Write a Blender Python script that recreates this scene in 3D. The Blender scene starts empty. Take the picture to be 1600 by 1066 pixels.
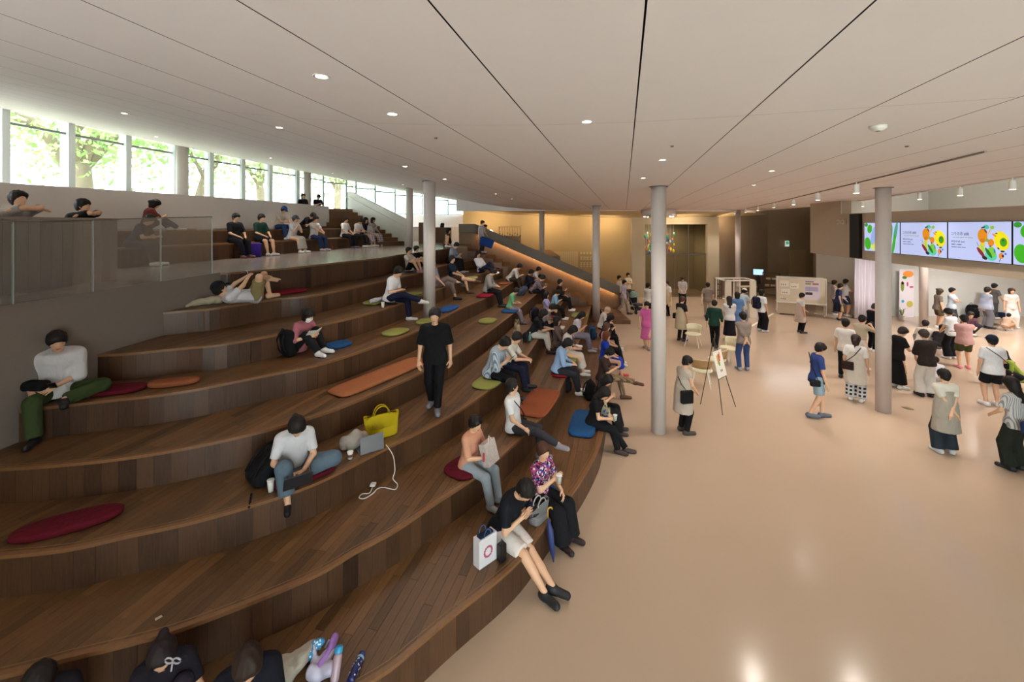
import bpy, bmesh, math, random
import numpy as np
from mathutils import Vector, Matrix
random.seed(7); np.random.seed(7)
SC = bpy.context.scene
COL = SC.collection
# ---------------------------------------------------------------- camera
F, CH, HZ = 680.0, 4.3, 352.0          # focal length in px of a 1600 px frame, eye height, horizon row
cam_d = bpy.data.cameras.new('camera'); cam = bpy.data.objects.new('camera', cam_d); COL.objects.link(cam)
cam.location = (0, 0, CH); cam.rotation_euler = (math.pi/2, 0, 0)
cam_d.sensor_width = 36; cam_d.lens = F/1600*36; cam_d.shift_y = -(533-HZ)/1600
cam_d.clip_start = .05; cam_d.clip_end = 300
SC.camera = cam
# ---------------------------------------------------------------- sky, view, lights
SC.view_settings.view_transform = 'Standard'; SC.view_settings.look = 'None'
SC.view_settings.gamma = 1; SC.view_settings.use_curve_mapping = False
SC.view_settings.exposure = 0.12
wd = bpy.data.worlds.new('sky'); SC.world = wd; wd.use_nodes = True
bg = wd.node_tree.nodes['Background']; bg.inputs[0].default_value = (.86, .95, 1, 1); bg.inputs[1].default_value = 12.5
WARM = (1, .89, .80); NEUT = (1, .90, .82)
DOWN_W, TRACK_W, COVE_W, SIDE_W = 140, 250, 34, 950

def sun(): 
    d = bpy.data.lights.new('sun', 'SUN'); d.energy = 6; d.angle = .3; d.color = (1, .96, .88)
    o = bpy.data.objects.new('sun', d); COL.objects.link(o); o.rotation_euler = (math.radians(28), math.radians(-18), 0)
sun()

def spot(name, loc, tgt, w, size=110, blend=.7, color=WARM, rad=.05, parent=None):
    d = bpy.data.lights.new(name, 'SPOT'); d.energy = w; d.spot_size = math.radians(size); d.spot_blend = blend
    d.color = color; d.shadow_soft_size = rad
    o = bpy.data.objects.new(name, d); COL.objects.link(o); o.location = loc
    o.rotation_euler = (Vector(tgt)-Vector(loc)).to_track_quat('-Z', 'Y').to_euler()
    return o
def area(name, loc, tgt, w, sx, sy, color=WARM):
    d = bpy.data.lights.new(name, 'AREA'); d.energy = w; d.shape = 'RECTANGLE'; d.size = sx; d.size_y = sy; d.color = color
    o = bpy.data.objects.new(name, d); COL.objects.link(o); o.location = loc
    o.rotation_euler = (Vector(tgt)-Vector(loc)).to_track_quat('-Z', 'Y').to_euler()
    return o

# ---------------------------------------------------------------- helpers
def lin(c):
    if isinstance(c, str):
        c = [int(c[i:i+2], 16)/255 for i in (0, 2, 4)]
    return tuple(v/12.92 if v <= .04045 else ((v+.055)/1.055)**2.4 for v in c)
MATS = {}
def mat(name, col='808080', rough=.6, metal=0, spec=.5, emit=0, noise=0, nscale=8, trans=0, sheen=0):
    if name in MATS: return MATS[name]
    m = bpy.data.materials.new(name); m.use_nodes = True; MATS[name] = m
    nt = m.node_tree; b = nt.nodes['Principled BSDF']
    c = lin(col) if isinstance(col, str) else col
    b.inputs['Base Color'].default_value = (*c, 1); b.inputs['Roughness'].default_value = rough
    b.inputs['Metallic'].default_value = metal; b.inputs['Specular IOR Level'].default_value = spec
    if emit:
        b.inputs['Base Color'].default_value = (c[0]*.12, c[1]*.12, c[2]*.12, 1); b.inputs['Emission Color'].default_value = (*c, 1); b.inputs['Emission Strength'].default_value = emit
    if sheen: b.inputs['Sheen Weight'].default_value = sheen
    if trans: b.inputs['Transmission Weight'].default_value = trans
    if noise:
        tc = nt.nodes.new('ShaderNodeTexCoord'); nz = nt.nodes.new('ShaderNodeTexNoise'); nz.inputs['Scale'].default_value = nscale
        nz.inputs['Detail'].default_value = 4
        mx = nt.nodes.new('ShaderNodeMix'); mx.data_type = 'RGBA'; mx.blend_type = 'MULTIPLY'
        rp = nt.nodes.new('ShaderNodeMapRange'); rp.inputs[3].default_value = 1-noise; rp.inputs[4].default_value = 1+noise*.6
        nt.links.new(tc.outputs['Object'], nz.inputs['Vector']); nt.links.new(nz.outputs[0], rp.inputs[0])
        mx.inputs[0].default_value = 1; mx.inputs[6].default_value = (*c, 1)
        nt.links.new(rp.outputs[0], mx.inputs[7]); nt.links.new(mx.outputs[2], b.inputs['Base Color'])
    return m
def wood(name, dark, light, rough=.4, ang=0.0, grain=6.0, axis=(1, 12, 12)):
    """grain along the a-axis of the tiers or vertical; per-piece tone from the face attribute 'tint'"""
    if name in MATS: return MATS[name]
    m = bpy.data.materials.new(name); m.use_nodes = True; MATS[name] = m
    nt = m.node_tree; b = nt.nodes['Principled BSDF']; L = nt.links.new
    geo = nt.nodes.new('ShaderNodeNewGeometry'); mp = nt.nodes.new('ShaderNodeMapping')
    mp.inputs['Rotation'].default_value = (0, 0, ang); mq = nt.nodes.new('ShaderNodeMapping'); mq.inputs['Scale'].default_value = axis
    at = nt.nodes.new('ShaderNodeAttribute'); at.attribute_name = 'tint'
    ad = nt.nodes.new('ShaderNodeVectorMath'); ad.operation = 'ADD'
    L(geo.outputs['Position'], mp.inputs[0]); L(mp.outputs[0], mq.inputs[0]); L(mq.outputs[0], ad.inputs[0])
    sc = nt.nodes.new('ShaderNodeVectorMath'); sc.operation = 'SCALE'; sc.inputs[3].default_value = 37
    L(at.outputs['Color'], sc.inputs[0]); L(sc.outputs[0], ad.inputs[1])
    nz = nt.nodes.new('ShaderNodeTexNoise'); nz.inputs['Scale'].default_value = grain; nz.inputs['Detail'].default_value = 5
    nz.inputs['Roughness'].default_value = .65
    L(ad.outputs[0], nz.inputs['Vector'])
    m1 = nt.nodes.new('ShaderNodeMath'); m1.operation = 'MULTIPLY_ADD'; m1.inputs[1].default_value = .9; m1.inputs[2].default_value = -.45
    L(nz.outputs[0], m1.inputs[0])
    m2 = nt.nodes.new('ShaderNodeMath'); m2.operation = 'ADD'; m2.use_clamp = True; L(m1.outputs[0], m2.inputs[0]); L(at.outputs['Fac'], m2.inputs[1])
    mx = nt.nodes.new('ShaderNodeMix'); mx.data_type = 'RGBA'; L(m2.outputs[0], mx.inputs[0])
    mx.inputs[6].default_value = (*lin(dark), 1); mx.inputs[7].default_value = (*lin(light), 1)
    L(mx.outputs[2], b.inputs['Base Color']); b.inputs['Roughness'].default_value = rough
    return m
def setp(o, label=None, cat=None, group=None, kind=None):
    if label: o['label'] = label
    if cat: o['category'] = cat
    if group: o['group'] = group
    if kind: o['kind'] = kind
    return o
def mesh(name, verts, faces, m=None, parent=None, tint=None, smooth=False):
    me = bpy.data.meshes.new(name); me.from_pydata([tuple(v) for v in verts], [], faces)
    if m is not None: me.materials.append(m)
    if tint is not None:
        a = me.attributes.new('tint', 'FLOAT', 'FACE')
        a.data.foreach_set('value', np.full(len(me.polygons), tint, np.float32) if np.isscalar(tint) else np.asarray(tint, np.float32))
    if smooth: me.polygons.foreach_set('use_smooth', np.ones(len(me.polygons), bool))
    me.update()
    o = bpy.data.objects.new(name, me); COL.objects.link(o)
    if parent is not None: o.parent = parent
    return o
class MB:
    """collects shapes; build() links them as ONE mesh object"""
    def __init__(s): s.v = []; s.f = []
    def add(s, v, f):
        k = len(s.v); s.v += [tuple(p) for p in v]; s.f += [tuple(i+k for i in q) for q in f]; return s
    def box(s, lo, hi, M=None):
        x0, y0, z0 = lo; x1, y1, z1 = hi
        v = [(x0,y0,z0),(x1,y0,z0),(x1,y1,z0),(x0,y1,z0),(x0,y0,z1),(x1,y0,z1),(x1,y1,z1),(x0,y1,z1)]
        if M is not None: v = [M @ Vector(p) for p in v]
        return s.add(v, [(3,2,1,0),(4,5,6,7),(0,1,5,4),(1,2,6,5),(2,3,7,6),(3,0,4,7)])
    def cbox(s, c, d, M=None):
        return s.box([c[i]-d[i]/2 for i in range(3)], [c[i]+d[i]/2 for i in range(3)], M)
    def rbox(s, c, d, r=.01, seg=3, M=None):
        """box with all edges rounded (superellipsoid-like subdivided box)"""
        bm = bmesh.new(); bmesh.ops.create_cube(bm, size=1)
        for v in bm.verts: v.co = Vector((v.co.x*d[0]+c[0], v.co.y*d[1]+c[1], v.co.z*d[2]+c[2]))
        bmesh.ops.bevel(bm, geom=bm.edges[:], offset=r, segments=seg, affect='EDGES', profile=.5)
        bm.verts.ensure_lookup_table(); bm.verts.index_update()
        vs = [v.co.copy() for v in bm.verts]; fs = [tuple(v.index for v in f.verts) for f in bm.faces]; bm.free()
        if M is not None: vs = [M @ v for v in vs]
        return s.add(vs, fs)
    def tube(s, pts, r, n=8, cap=True):
        pts = [Vector(p) for p in pts]; rs = r if hasattr(r, '__len__') else [r]*len(pts)
        rings = []; up = Vector((0, 0, 1))
        for i, p in enumerate(pts):
            t = (pts[min(i+1, len(pts)-1)]-pts[max(i-1, 0)]).normalized()
            u = t.cross(up if abs(t.z) < .95 else Vector((0, 1, 0))).normalized(); w = u.cross(t).normalized()
            rings.append([p+u*math.cos(2*math.pi*j/n)*rs[i]+w*math.sin(2*math.pi*j/n)*rs[i] for j in range(n)])
        v = [q for rg in rings for q in rg]; f = []
        for i in range(len(pts)-1):
            for j in range(n):
                f.append((i*n+j, i*n+(j+1) % n, (i+1)*n+(j+1) % n, (i+1)*n+j))
        if cap: f.append(tuple(range(n))[::-1]); f.append(tuple(range((len(pts)-1)*n, len(pts)*n)))
        return s.add(v, f)
    def lathe(s, prof, c=(0, 0, 0), n=24, M=None):
        v = []; f = []
        for (r, z) in prof:
            for j in range(n): v.append(Vector((c[0]+r*math.cos(2*math.pi*j/n), c[1]+r*math.sin(2*math.pi*j/n), c[2]+z)))
        for i in range(len(prof)-1):
            for j in range(n): f.append((i*n+j, i*n+(j+1) % n, (i+1)*n+(j+1) % n, (i+1)*n+j))
        f.append(tuple(range(n))[::-1]); f.append(tuple(range((len(prof)-1)*n, len(prof)*n)))
        if M is not None: v = [M @ p for p in v]
        return s.add(v, f)
    def prism(s, poly, z0, z1):
        n = len(poly); v = [(p[0], p[1], z0) for p in poly]+[(p[0], p[1], z1) for p in poly]
        a = sum(poly[i][0]*poly[(i+1) % n][1]-poly[(i+1) % n][0]*poly[i][1] for i in range(n))
        idx = list(range(n)) if a > 0 else list(range(n))[::-1]
        f = [tuple(idx[::-1]), tuple(i+n for i in idx)]
        for k in range(n):
            i, j = idx[k], idx[(k+1) % n]; f.append((i, j, j+n, i+n))
        return s.add(v, f)
    def build(s, name, m=None, parent=None, smooth=False, tint=None): return mesh(name, s.v, s.f, m, parent, tint, smooth)
def empty(name, loc=(0, 0, 0), rz=0, parent=None):
    o = bpy.data.objects.new(name, None); COL.objects.link(o); o.location = loc; o.rotation_euler = (0, 0, rz)
    o.empty_display_size = .1
    if parent: o.parent = parent
    return o
def thing(name, label, cat, loc=(0, 0, 0), rz=0, group=None): return setp(empty(name, loc, rz), label, cat, group)
def copy_tree(o, parent=None):
    c = o.copy(); COL.objects.link(c); c.parent = parent
    if parent is not None: c.matrix_parent_inverse = o.matrix_parent_inverse
    for ch in list(o.children): copy_tree(ch, c)
    return c
def P(x, y, z):
    """the point of the horizontal plane z seen at photo pixel (x, y)"""
    Y = F*(CH-z)/(y-HZ); return Vector(((x-800)/F*Y, Y, z))
def PY(x, y, Y): return Vector(((x-800)/F*Y, Y, CH-(y-HZ)/F*Y))
NA = math.hypot(176, 680)
def AB(X, Y): return (X*176+Y*680)/NA, (X*680-Y*176)/NA
def XY(A, B): return (A*176+B*680)/NA, (A*680-B*176)/NA
ANG_A = math.atan2(680, 176)           # direction of the ceiling joints and floor planks
def spline(pts, step=.12):
    p = np.array([(q[0], q[1]) for q in pts], float)
    p = np.vstack([2*p[0]-p[1], p, 2*p[-1]-p[-2]]); out = []
    for i in range(1, len(p)-2):
        t = np.linspace(0, 1, 14, endpoint=False)[:, None]
        a, b, c, d = p[i-1], p[i], p[i+1], p[i+2]
        out.append(.5*((2*b)+(-a+c)*t+(2*a-5*b+4*c-d)*t**2+(-a+3*b-3*c+d)*t**3))
    out = np.vstack(out+[p[-2:-1]])
    for _ in range(6): out[1:-1] = .25*out[:-2]+.5*out[1:-1]+.25*out[2:]
    s = np.r_[0, np.cumsum(np.hypot(*np.diff(out, axis=0).T))]
    n = max(2, int(s[-1]/step)); ss = np.linspace(0, s[-1], n+1)
    return np.c_[np.interp(ss, s, out[:, 0]), np.interp(ss, s, out[:, 1])]
def clip_poly(poly, axis, val, keep_less):
    out = []; n = len(poly)
    for i in range(n):
        a, b = poly[i], poly[(i+1) % n]
        ia = (a[axis] <= val) if keep_less else (a[axis] >= val); ib = (b[axis] <= val) if keep_less else (b[axis] >= val)
        if ia: out.append(a)
        if ia != ib:
            t = (val-a[axis])/(b[axis]-a[axis]); c = [a[0]+t*(b[0]-a[0]), a[1]+t*(b[1]-a[1])]; c[axis] = val; out.append(tuple(c))
    return out
def parea(p): return .5*abs(sum(p[i][0]*p[(i+1) % len(p)][1]-p[(i+1) % len(p)][0]*p[i][1] for i in range(len(p))))
# ================================================================ structure
R = .4
Z = {k: R*k for k in range(8)}; Z[8] = 3.34; Z[9] = 3.775; Z[10] = 4.15
PIX = {
1: [(573,1065),(645,1012),(708,959),(806,879),(859,811),(900,761),(930,710),(941,676),(952,605),(955,560),(950,520),(942,498)],
2: [(0,1054),(97,1028),(193,1005),(300,974),(486,900),(556,860),(618,827),(680,785),(748,740),(808,689),(859,635),(886,583),(897,549),(914,511),(924,479)],
3: [(0,867),(112,855),(197,836),(300,814),(400,786),(500,751),(612,695),(691,656),(739,627),(778,598),(817,563),(840,530),(865,492.5),(886,465)],
4: [(0,731),(104,724),(197,714),(300,697),(400,675),(500,647),(570,620.5),(657,582.5),(704,558),(755,524.5),(800,491),(836.6,460.7),(850,449)],
5: [(174,624),(234,618),(300,608.5),(359,597),(434,582),(500,568.5),(575,545),(654,516),(716,484),(772,459),(811,438)],
6: [(197,552),(281,543.6),(340,538.5),(415,525.7),(486,511),(565,492.6),(620,476),(660,461),(745.6,429.7),(786,417.5)],
7: [(300,484),(340,480.7),(434,466.6),(500,460),(594,440),(660,425),(700,413),(745,403.5)],
8: [(364,425),(452,418),(540,408.4),(594,403),(629,397),(680,391),(701,387.5),(717,383)]}
LEFT = {1: [(-6.2, 1.9), (-4.2, 2.3), (-2.6, 2.9)], 2: [(-6.2, 2.85), (-5.0, 3.1)], 3: [(-6.2, 3.95)], 4: [(-6.2, 4.85)],
        5: [(-6.15, 5.42)], 6: [(-6.1, 6.4)], 7: [(-6.02, 7.5)], 8: [(-5.9, 8.8)]}
EDGE = {}
for k, px in PIX.items():
    pts = list(LEFT[k])+[(P(x, y, Z[k]).x, P(x, y, Z[k]).y) for x, y in px]
    if k <= 7: pts[-1] = (pts[-1][0], 18.9); 
    EDGE[k] = spline(pts)
EDGE[9] = spline([(-8.9, 8.2), (-8.6, 10.5), (-8.14, 12.3), (-7.45, 15.5), (-6.9, 18.1), (-6.25, 20.6)])
WALLC = spline([(-11.4, 6), (-10.74, 9.13), (-10.4, 10.3), (-9.78, 12.36), (-9.15, 15.5), (-8.7, 20.7)])
EDGE[10] = spline([(-9.75, 8.6), (-9.4, 10.6), (-8.95, 12.4), (-8.3, 15.5), (-7.75, 18.2), (-7.45, 20)])

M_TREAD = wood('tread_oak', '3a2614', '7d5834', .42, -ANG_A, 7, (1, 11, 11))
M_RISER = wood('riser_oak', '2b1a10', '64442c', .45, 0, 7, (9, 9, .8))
M_NOSE = wood('nosing_oak', '6d4a2e', '8f653f', .4, 0, 5, (4, 4, 4))
M_FLOOR = mat('hall_floor', 'baa38d', .16, noise=.05, nscale=.7)
M_PLASTER = mat('ceiling_plaster', 'ece1dc', .75, noise=.03, nscale=5)
M_WHITE = mat('white_plaster', 'e0d6d2', .6, noise=.03, nscale=2)
M_COLUMN = mat('column_paint', 'c6bab4', .45)
M_BEIGE = mat('beige_wall', 'b79b6c', .7, noise=.05, nscale=1.2)
M_TAUPE = mat('taupe_wall', '8f7c68', .6, noise=.06, nscale=2)
M_CONC = mat('concrete', 'cfd0cb', .55, noise=.07, nscale=1.5)
M_DARKC = mat('dark_concrete', '8d7a62', .6, noise=.1, nscale=1.5)
M_BLACK = mat('black_gap', '0c0b0a', .7)

# hall floor with its expansion as one slab
fl = MB().prism([(-7, -4), (30, -4), (30, 32), (-7, 32)], -.2, 0).build('floor', M_FLOOR); setp(fl, 'polished beige resin floor of the open hall', None, None, 'structure')

def plank_cells(poly_ab, w, rnd):
    """pieces (in a,b coordinates) of parallel planks clipped to a region"""
    b0 = min(p[1] for p in poly_ab); b1 = max(p[1] for p in poly_ab); g = .0016
    i = math.floor(b0/w)
    while i*w < b1:
        strip = clip_poly(clip_poly(poly_ab, 1, i*w+g, False), 1, (i+1)*w-g, True)
        if len(strip) >= 3:
            a0 = min(p[0] for p in strip); a1 = max(p[0] for p in strip); a = a0-rnd.uniform(0, 1.3)
            while a < a1:
                ln = rnd.choice((.9, 1.2, 1.5, 1.8)); c = clip_poly(clip_poly(strip, 0, a+g, False), 0, a+ln-g, True)
                if len(c) >= 3 and parea(c) > .0015: yield c
                a += ln
        i += 1
def clean(p):
    out = []
    for q in p:
        if not out or math.hypot(q[0]-out[-1][0], q[1]-out[-1][1]) > .004: out.append(q)
    if len(out) > 2 and math.hypot(out[0][0]-out[-1][0], out[0][1]-out[-1][1]) < .004: out.pop()
    return out
def band(c, off, z0, z1, th):
    """solid strip following a curve: outer face at off to the hall side, thickness th"""
    t = np.gradient(c, axis=0); t /= np.hypot(t[:, 0], t[:, 1])[:, None]; nrm = np.c_[t[:, 1], -t[:, 0]]
    o = c+nrm*off; i = c+nrm*(off-th); n = len(c); m = MB()
    v = [(*p, z0) for p in o]+[(*p, z1) for p in o]+[(*p, z1) for p in i]+[(*p, z0) for p in i]
    f = []
    for j in range(n-1):
        for a in range(4): b = (a+1) % 4; f.append((a*n+j, a*n+j+1, b*n+j+1, b*n+j))
    f += [(0, n, 2*n, 3*n), (4*n-1, 3*n-1, 2*n-1, n-1)]
    return m.add(v, f)
TIER_LABEL = {1: 'lowest oak seating step curving along the hall floor', 2: 'second oak seating step up from the hall floor', 3: 'third oak seating step up from the hall floor',
 4: 'fourth oak seating step, halfway up the bleacher', 5: 'fifth oak seating step, carrying the foot of the white column', 6: 'sixth oak seating step, two below the platform',
 7: 'seventh oak seating step, just below the upper platform'}
rnd = random.Random(3)
def boards(c, z0, z1, parent, w=.165):
    """vertical riser boards following an edge curve, each its own piece"""
    s = np.r_[0, np.cumsum(np.hypot(*np.diff(c, axis=0).T))]; n = int(s[-1]/w); lim = 0
    t = np.gradient(c, axis=0); t /= np.hypot(t[:, 0], t[:, 1])[:, None]
    for i in range(n):
        a, b = (i+.008)*s[-1]/n, (i+1-.008)*s[-1]/n
        p = [np.array([np.interp(u, s, c[:, 0]), np.interp(u, s, c[:, 1])]) for u in (a, b)]
        tt = np.array([np.interp((a+b)/2, s, t[:, 0]), np.interp((a+b)/2, s, t[:, 1])]); nn = np.array([tt[1], -tt[0]])
        p = [e+nn*.009 for e in p]; q = [p[0], p[1], p[1]-nn*.03, p[0]-nn*.03]
        mesh('riser_board', [(*e, z0) for e in q]+[(*e, z1) for e in q], [(0,1,5,4),(1,2,6,5),(2,3,7,6),(3,0,4,7),(4,5,6,7)], M_RISER, parent, min(1, max(0, rnd.gauss(.45, .13))))
def tier(k, lo_edge, hi_edge, zlow, ztop, label):
    poly = [tuple(p) for p in lo_edge]+[tuple(p) for p in hi_edge[::-1]]
    inner = band(lo_edge, 0, 0, 1, .03)
    base = MB().prism(poly, 0 if k < 8 else Z[8], ztop-.012)
    o = base.build('tier_floor', M_TREAD, None, tint=.25); setp(o, label, None, None, 'structure')
    pab = [AB(*p) for p in poly]
    cells = [clean(c) for c in plank_cells(pab, .1, rnd)]; cells = [c for c in cells if len(c) >= 3]
    cells.sort(key=lambda c: np.hypot(*XY(*np.mean(c, axis=0))))
    far = MB(); ft = []
    for i, c in enumerate(cells):
        w = [XY(*q) for q in c]; tn = min(1, max(0, rnd.gauss(.5, .14)))
        if i < 230 and np.hypot(*np.mean(w, axis=0)) < 10.5:
            MB().prism(w, ztop-.011, ztop).build('plank', M_TREAD, o, tint=tn)
        else:
            k0 = len(far.f); far.prism(w, ztop-.011, ztop); ft += [tn]*(len(far.f)-k0)
    if far.f: setp(far.build('plank_field', M_TREAD, o, tint=ft), kind='stuff')
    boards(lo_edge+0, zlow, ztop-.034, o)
    band(lo_edge, .017, ztop-.034, ztop+.001, .05).build('nosing', M_NOSE, o, tint=.45)
    band(lo_edge, -.06, ztop-.01, ztop+.0012, .006).build('anti_slip_groove', mat('groove', '8f6c48', .5), o)
    return o
TIERS = {}
for k in range(1, 8):
    TIERS[k] = tier(k, EDGE[k], EDGE[k+1], Z[k-1], Z[k], TIER_LABEL[k])
# upper platform: floor slab, curved riser, beige retaining wall on the seating side
wl = [(-6.2, 0), (-6.2, 4.85), (-6.15, 5.42), (-6.1, 6.4), (-6.02, 7.5), (-5.9, 8.8)]
platp = wl+[tuple(p) for p in EDGE[8][1:]]+[(-2.5, 27.6), (-20, 27.6), (-20, 0)]
M_PLAT = wood('platform_oak', '8b7f78', 'a49890', .2, -ANG_A, 7, (1, 11, 11))
pf = MB().prism(platp, .0, 3.34).build('platform_floor', M_PLAT, None, tint=.5); setp(pf, 'glossy wooden platform at the top of the seating steps', None, None, 'structure')
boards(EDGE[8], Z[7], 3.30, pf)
band(EDGE[8], .017, 3.305, 3.341, .05).build('nosing', M_NOSE, pf, tint=.45)
band(np.array(wl[:1]+[(-6.2, 2.4)]+wl[1:], float), .014, 0, 3.345, .03).build('retaining_panel', mat('retaining_wall', '83786f', .65, noise=.03), pf)
# two more seating steps on the platform
tier(9, EDGE[9], EDGE[10], 3.34, Z[9], 'lower of the two oak benches on the upper platform')
tier(10, EDGE[10], np.array([WALLC[np.argmin(np.hypot(*(WALLC-p).T))] for p in EDGE[10]])+np.linspace(0, 1e-3, len(EDGE[10]))[:, None], Z[9], Z[10], 'upper of the two oak benches, against the white parapet')
# white parapet behind the benches, corridor behind it
wp = band(WALLC, 0, 3.34, 5.2, .18).build('wall_parapet', M_WHITE); setp(wp, 'smooth white parapet wall behind the upper benches', None, None, 'structure')
WIN = spline([(-13.0, 3), (-13.3, 7), (-13.2, 11.2), (-12.6, 15.5), (-11.4, 19.5), (-9.6, 23.5), (-7, 26.2), (-4.6, 27.2), (-3.0, 27.6)], .25)
cf = MB().prism([tuple(p) for p in WALLC]+[(-8.9, 21.2), (-10.8, 21.6)]+[tuple(p) for p in WIN[::-1] if p[1] < 21.6], 3.4, 4.2).build('corridor_floor', M_PLAT, None, tint=.5); setp(cf, 'floor of the corridor behind the white parapet', None, None, 'structure')

# ---------------------------------------------------------------- ceiling
def hc(A, B):
    t = min(B+.18*(A-8), 0); r = .018*t*t if t > -5 else .45+.17*(-t-5)
    return CH+.80+.012*max(-4, min(7, B))+r
def ceil_at(X, Y): return hc(*AB(X, Y))
def ceil_px(x, y):
    Y = 1.5
    while Y < 40 and hc(*AB((x-800)/F*Y, Y)) > CH+(HZ-y)/F*Y: Y += .02
    return Vector(((x-800)/F*Y, Y, hc(*AB((x-800)/F*Y, Y))))
BACK = [(-3.0, 23.5), (0, 23.2), (3.2, 22.8), (6.5, 23.3), (9.5, 23.9), (12.2, 24.6), (15.0, 26.8)]   # where the flat ceiling ends above the back wall
cpoly = [(-14, -3.5), (-13.6, 3)]+[(p[0]-.25, p[1]) for p in WIN]+BACK+[(13.6, 18.4), (9.35, 8.3), (6.6, 1.8), (6.4, -3.5)]
cpab = [AB(*p) for p in cpoly]
def ceil_piece(m, pab, z_off=0, cell=1.2):
    """curved sheet: a region in (a,b) cut into strips along a"""
    a0 = min(p[0] for p in pab); a1 = max(p[0] for p in pab); a = math.floor(a0/cell)*cell
    while a < a1:
        c = clean(clip_poly(clip_poly(pab, 0, a, False), 0, a+cell, True)); a += cell
        if len(c) < 3: continue
        k = len(m.v)
        s = sum(c[i][0]*c[(i+1) % len(c)][1]-c[(i+1) % len(c)][0]*c[i][1] for i in range(len(c)))
        if s < 0: c = c[::-1]
        m.add([(*XY(*q), hc(*q)+z_off) for q in c], [tuple(range(len(c)))])
    return m
cb = MB(); DB = .8
for k in range(-30, 24):
    s = clip_poly(clip_poly(cpab, 1, (k+.096)*DB, False), 1, (k+1.096)*DB, True)
    if len(s) > 2: ceil_piece(cb, s, .05)
ce = cb.build('ceiling', M_BLACK); setp(ce, 'wide curving plaster ceiling with long dark joints', None, None, 'structure')
for k in range(-30, 24):
    s = clip_poly(clip_poly(cpab, 1, (k+.096)*DB+.0045, False), 1, (k+1.096)*DB-.0045, True)
    if len(s) < 3: continue
    for (q0, q1) in ((-9, 3.55), (3.553, 45)):
        c = clip_poly(clip_poly(s, 0, q0, False), 0, q1, True)
        if len(c) > 2: ceil_piece(MB(), c, 0, .6).build('ceiling_panel', M_PLASTER, ce, smooth=True)
# outer roof so that no sky leaks in
setp(MB().prism([(-14.6, -4.2), (31, -4.2), (31, 33), (-3, 33), (-3, 28.3), (-8.5, 28), (-12.5, 21.5), (-14.4, 13)], 9.2, 9.4).build('roof', M_WHITE), 'roof slab above the ceiling', None, None, 'structure')

# ---------------------------------------------------------------- back walls
def wallstrip(name, pts, z0, z1, m, th=.15, label=None, parent=None):
    o = MB()
    for (a, b) in zip(pts[:-1], pts[1:]):
        d = Vector((b[0]-a[0], b[1]-a[1], 0)).normalized(); n = Vector((-d.y, d.x, 0))*th
        o.prism([(a[0], a[1]), (b[0], b[1]), (b[0]+n.x, b[1]+n.y), (a[0]+n.x, a[1]+n.y)], z0, z1)
    ob = o.build(name, m, parent)
    return setp(ob, label, None, None, 'structure') if parent is None else ob
wallstrip('wall_back', [(-3.1, 27.6), (0, 27.6), (3.5, 27.2), (7.15, 26.2)], 0, 6.2, M_BEIGE, label='tall beige plaster wall behind the sloping stair parapet')
wallstrip('wall_behind_platform', [(-7.2, 27.62), (-3.0, 27.62)], 3.34, 4.95, M_WHITE, label='white wall closing the far end of the platform')
wallstrip('wall_corner', [(12.3, 26.2), (17.45, 29.7)], 0, 6.2, M_TAUPE, label='taupe wall beside the glazed doorway')
wallstrip('wall_recess', [(17.4, 29.7), (21, 29.7)], 0, 6.2, M_DARKC, label='dark concrete wall at the end of the recess')
# soffit from the flat ceiling down to the back wall
sv = []; 
back2 = [(-3.1, 27.55), (0, 27.55), (3.5, 27.15), (7.1, 26.15), (9.6, 26.15), (12.35, 26.3), (17.3, 29.6)]
zb = [5.3, 4.95, 4.86, 4.72, 4.70, 4.78, 5.0]
def resamp(p, n): p = np.array(p, float); t = np.linspace(0, len(p)-1, n); return [tuple(np.interp(t[i], range(len(p)), p[:, j]) for j in range(p.shape[1])) for i in range(n)]
f1 = resamp([(x, y, ceil_at(x, y)) for x, y in BACK], 40); f2 = resamp([(*p, z) for p, z in zip(back2, zb)], 40)
mid = [tuple((a[j]+b[j])/2+(.06 if j == 2 else 0) for j in range(3)) for a, b in zip(f1, f2)]
v = f1+mid+f2; fcs = [(i, i+1, 41+i, 40+i) for i in range(39)]+[(40+i, 41+i, 81+i, 80+i) for i in range(39)]
setp(mesh('ceiling_cove', v, fcs, mat('cove_plaster', 'd8c49c', .7), smooth=True), 'warm lit cove between ceiling and back wall', None, None, 'structure')
wallstrip('trim_cove', [(x, y) for x, y, z in f1], 5.06, 6.3, M_PLASTER, .03, 'upstand closing the ceiling void')

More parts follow.
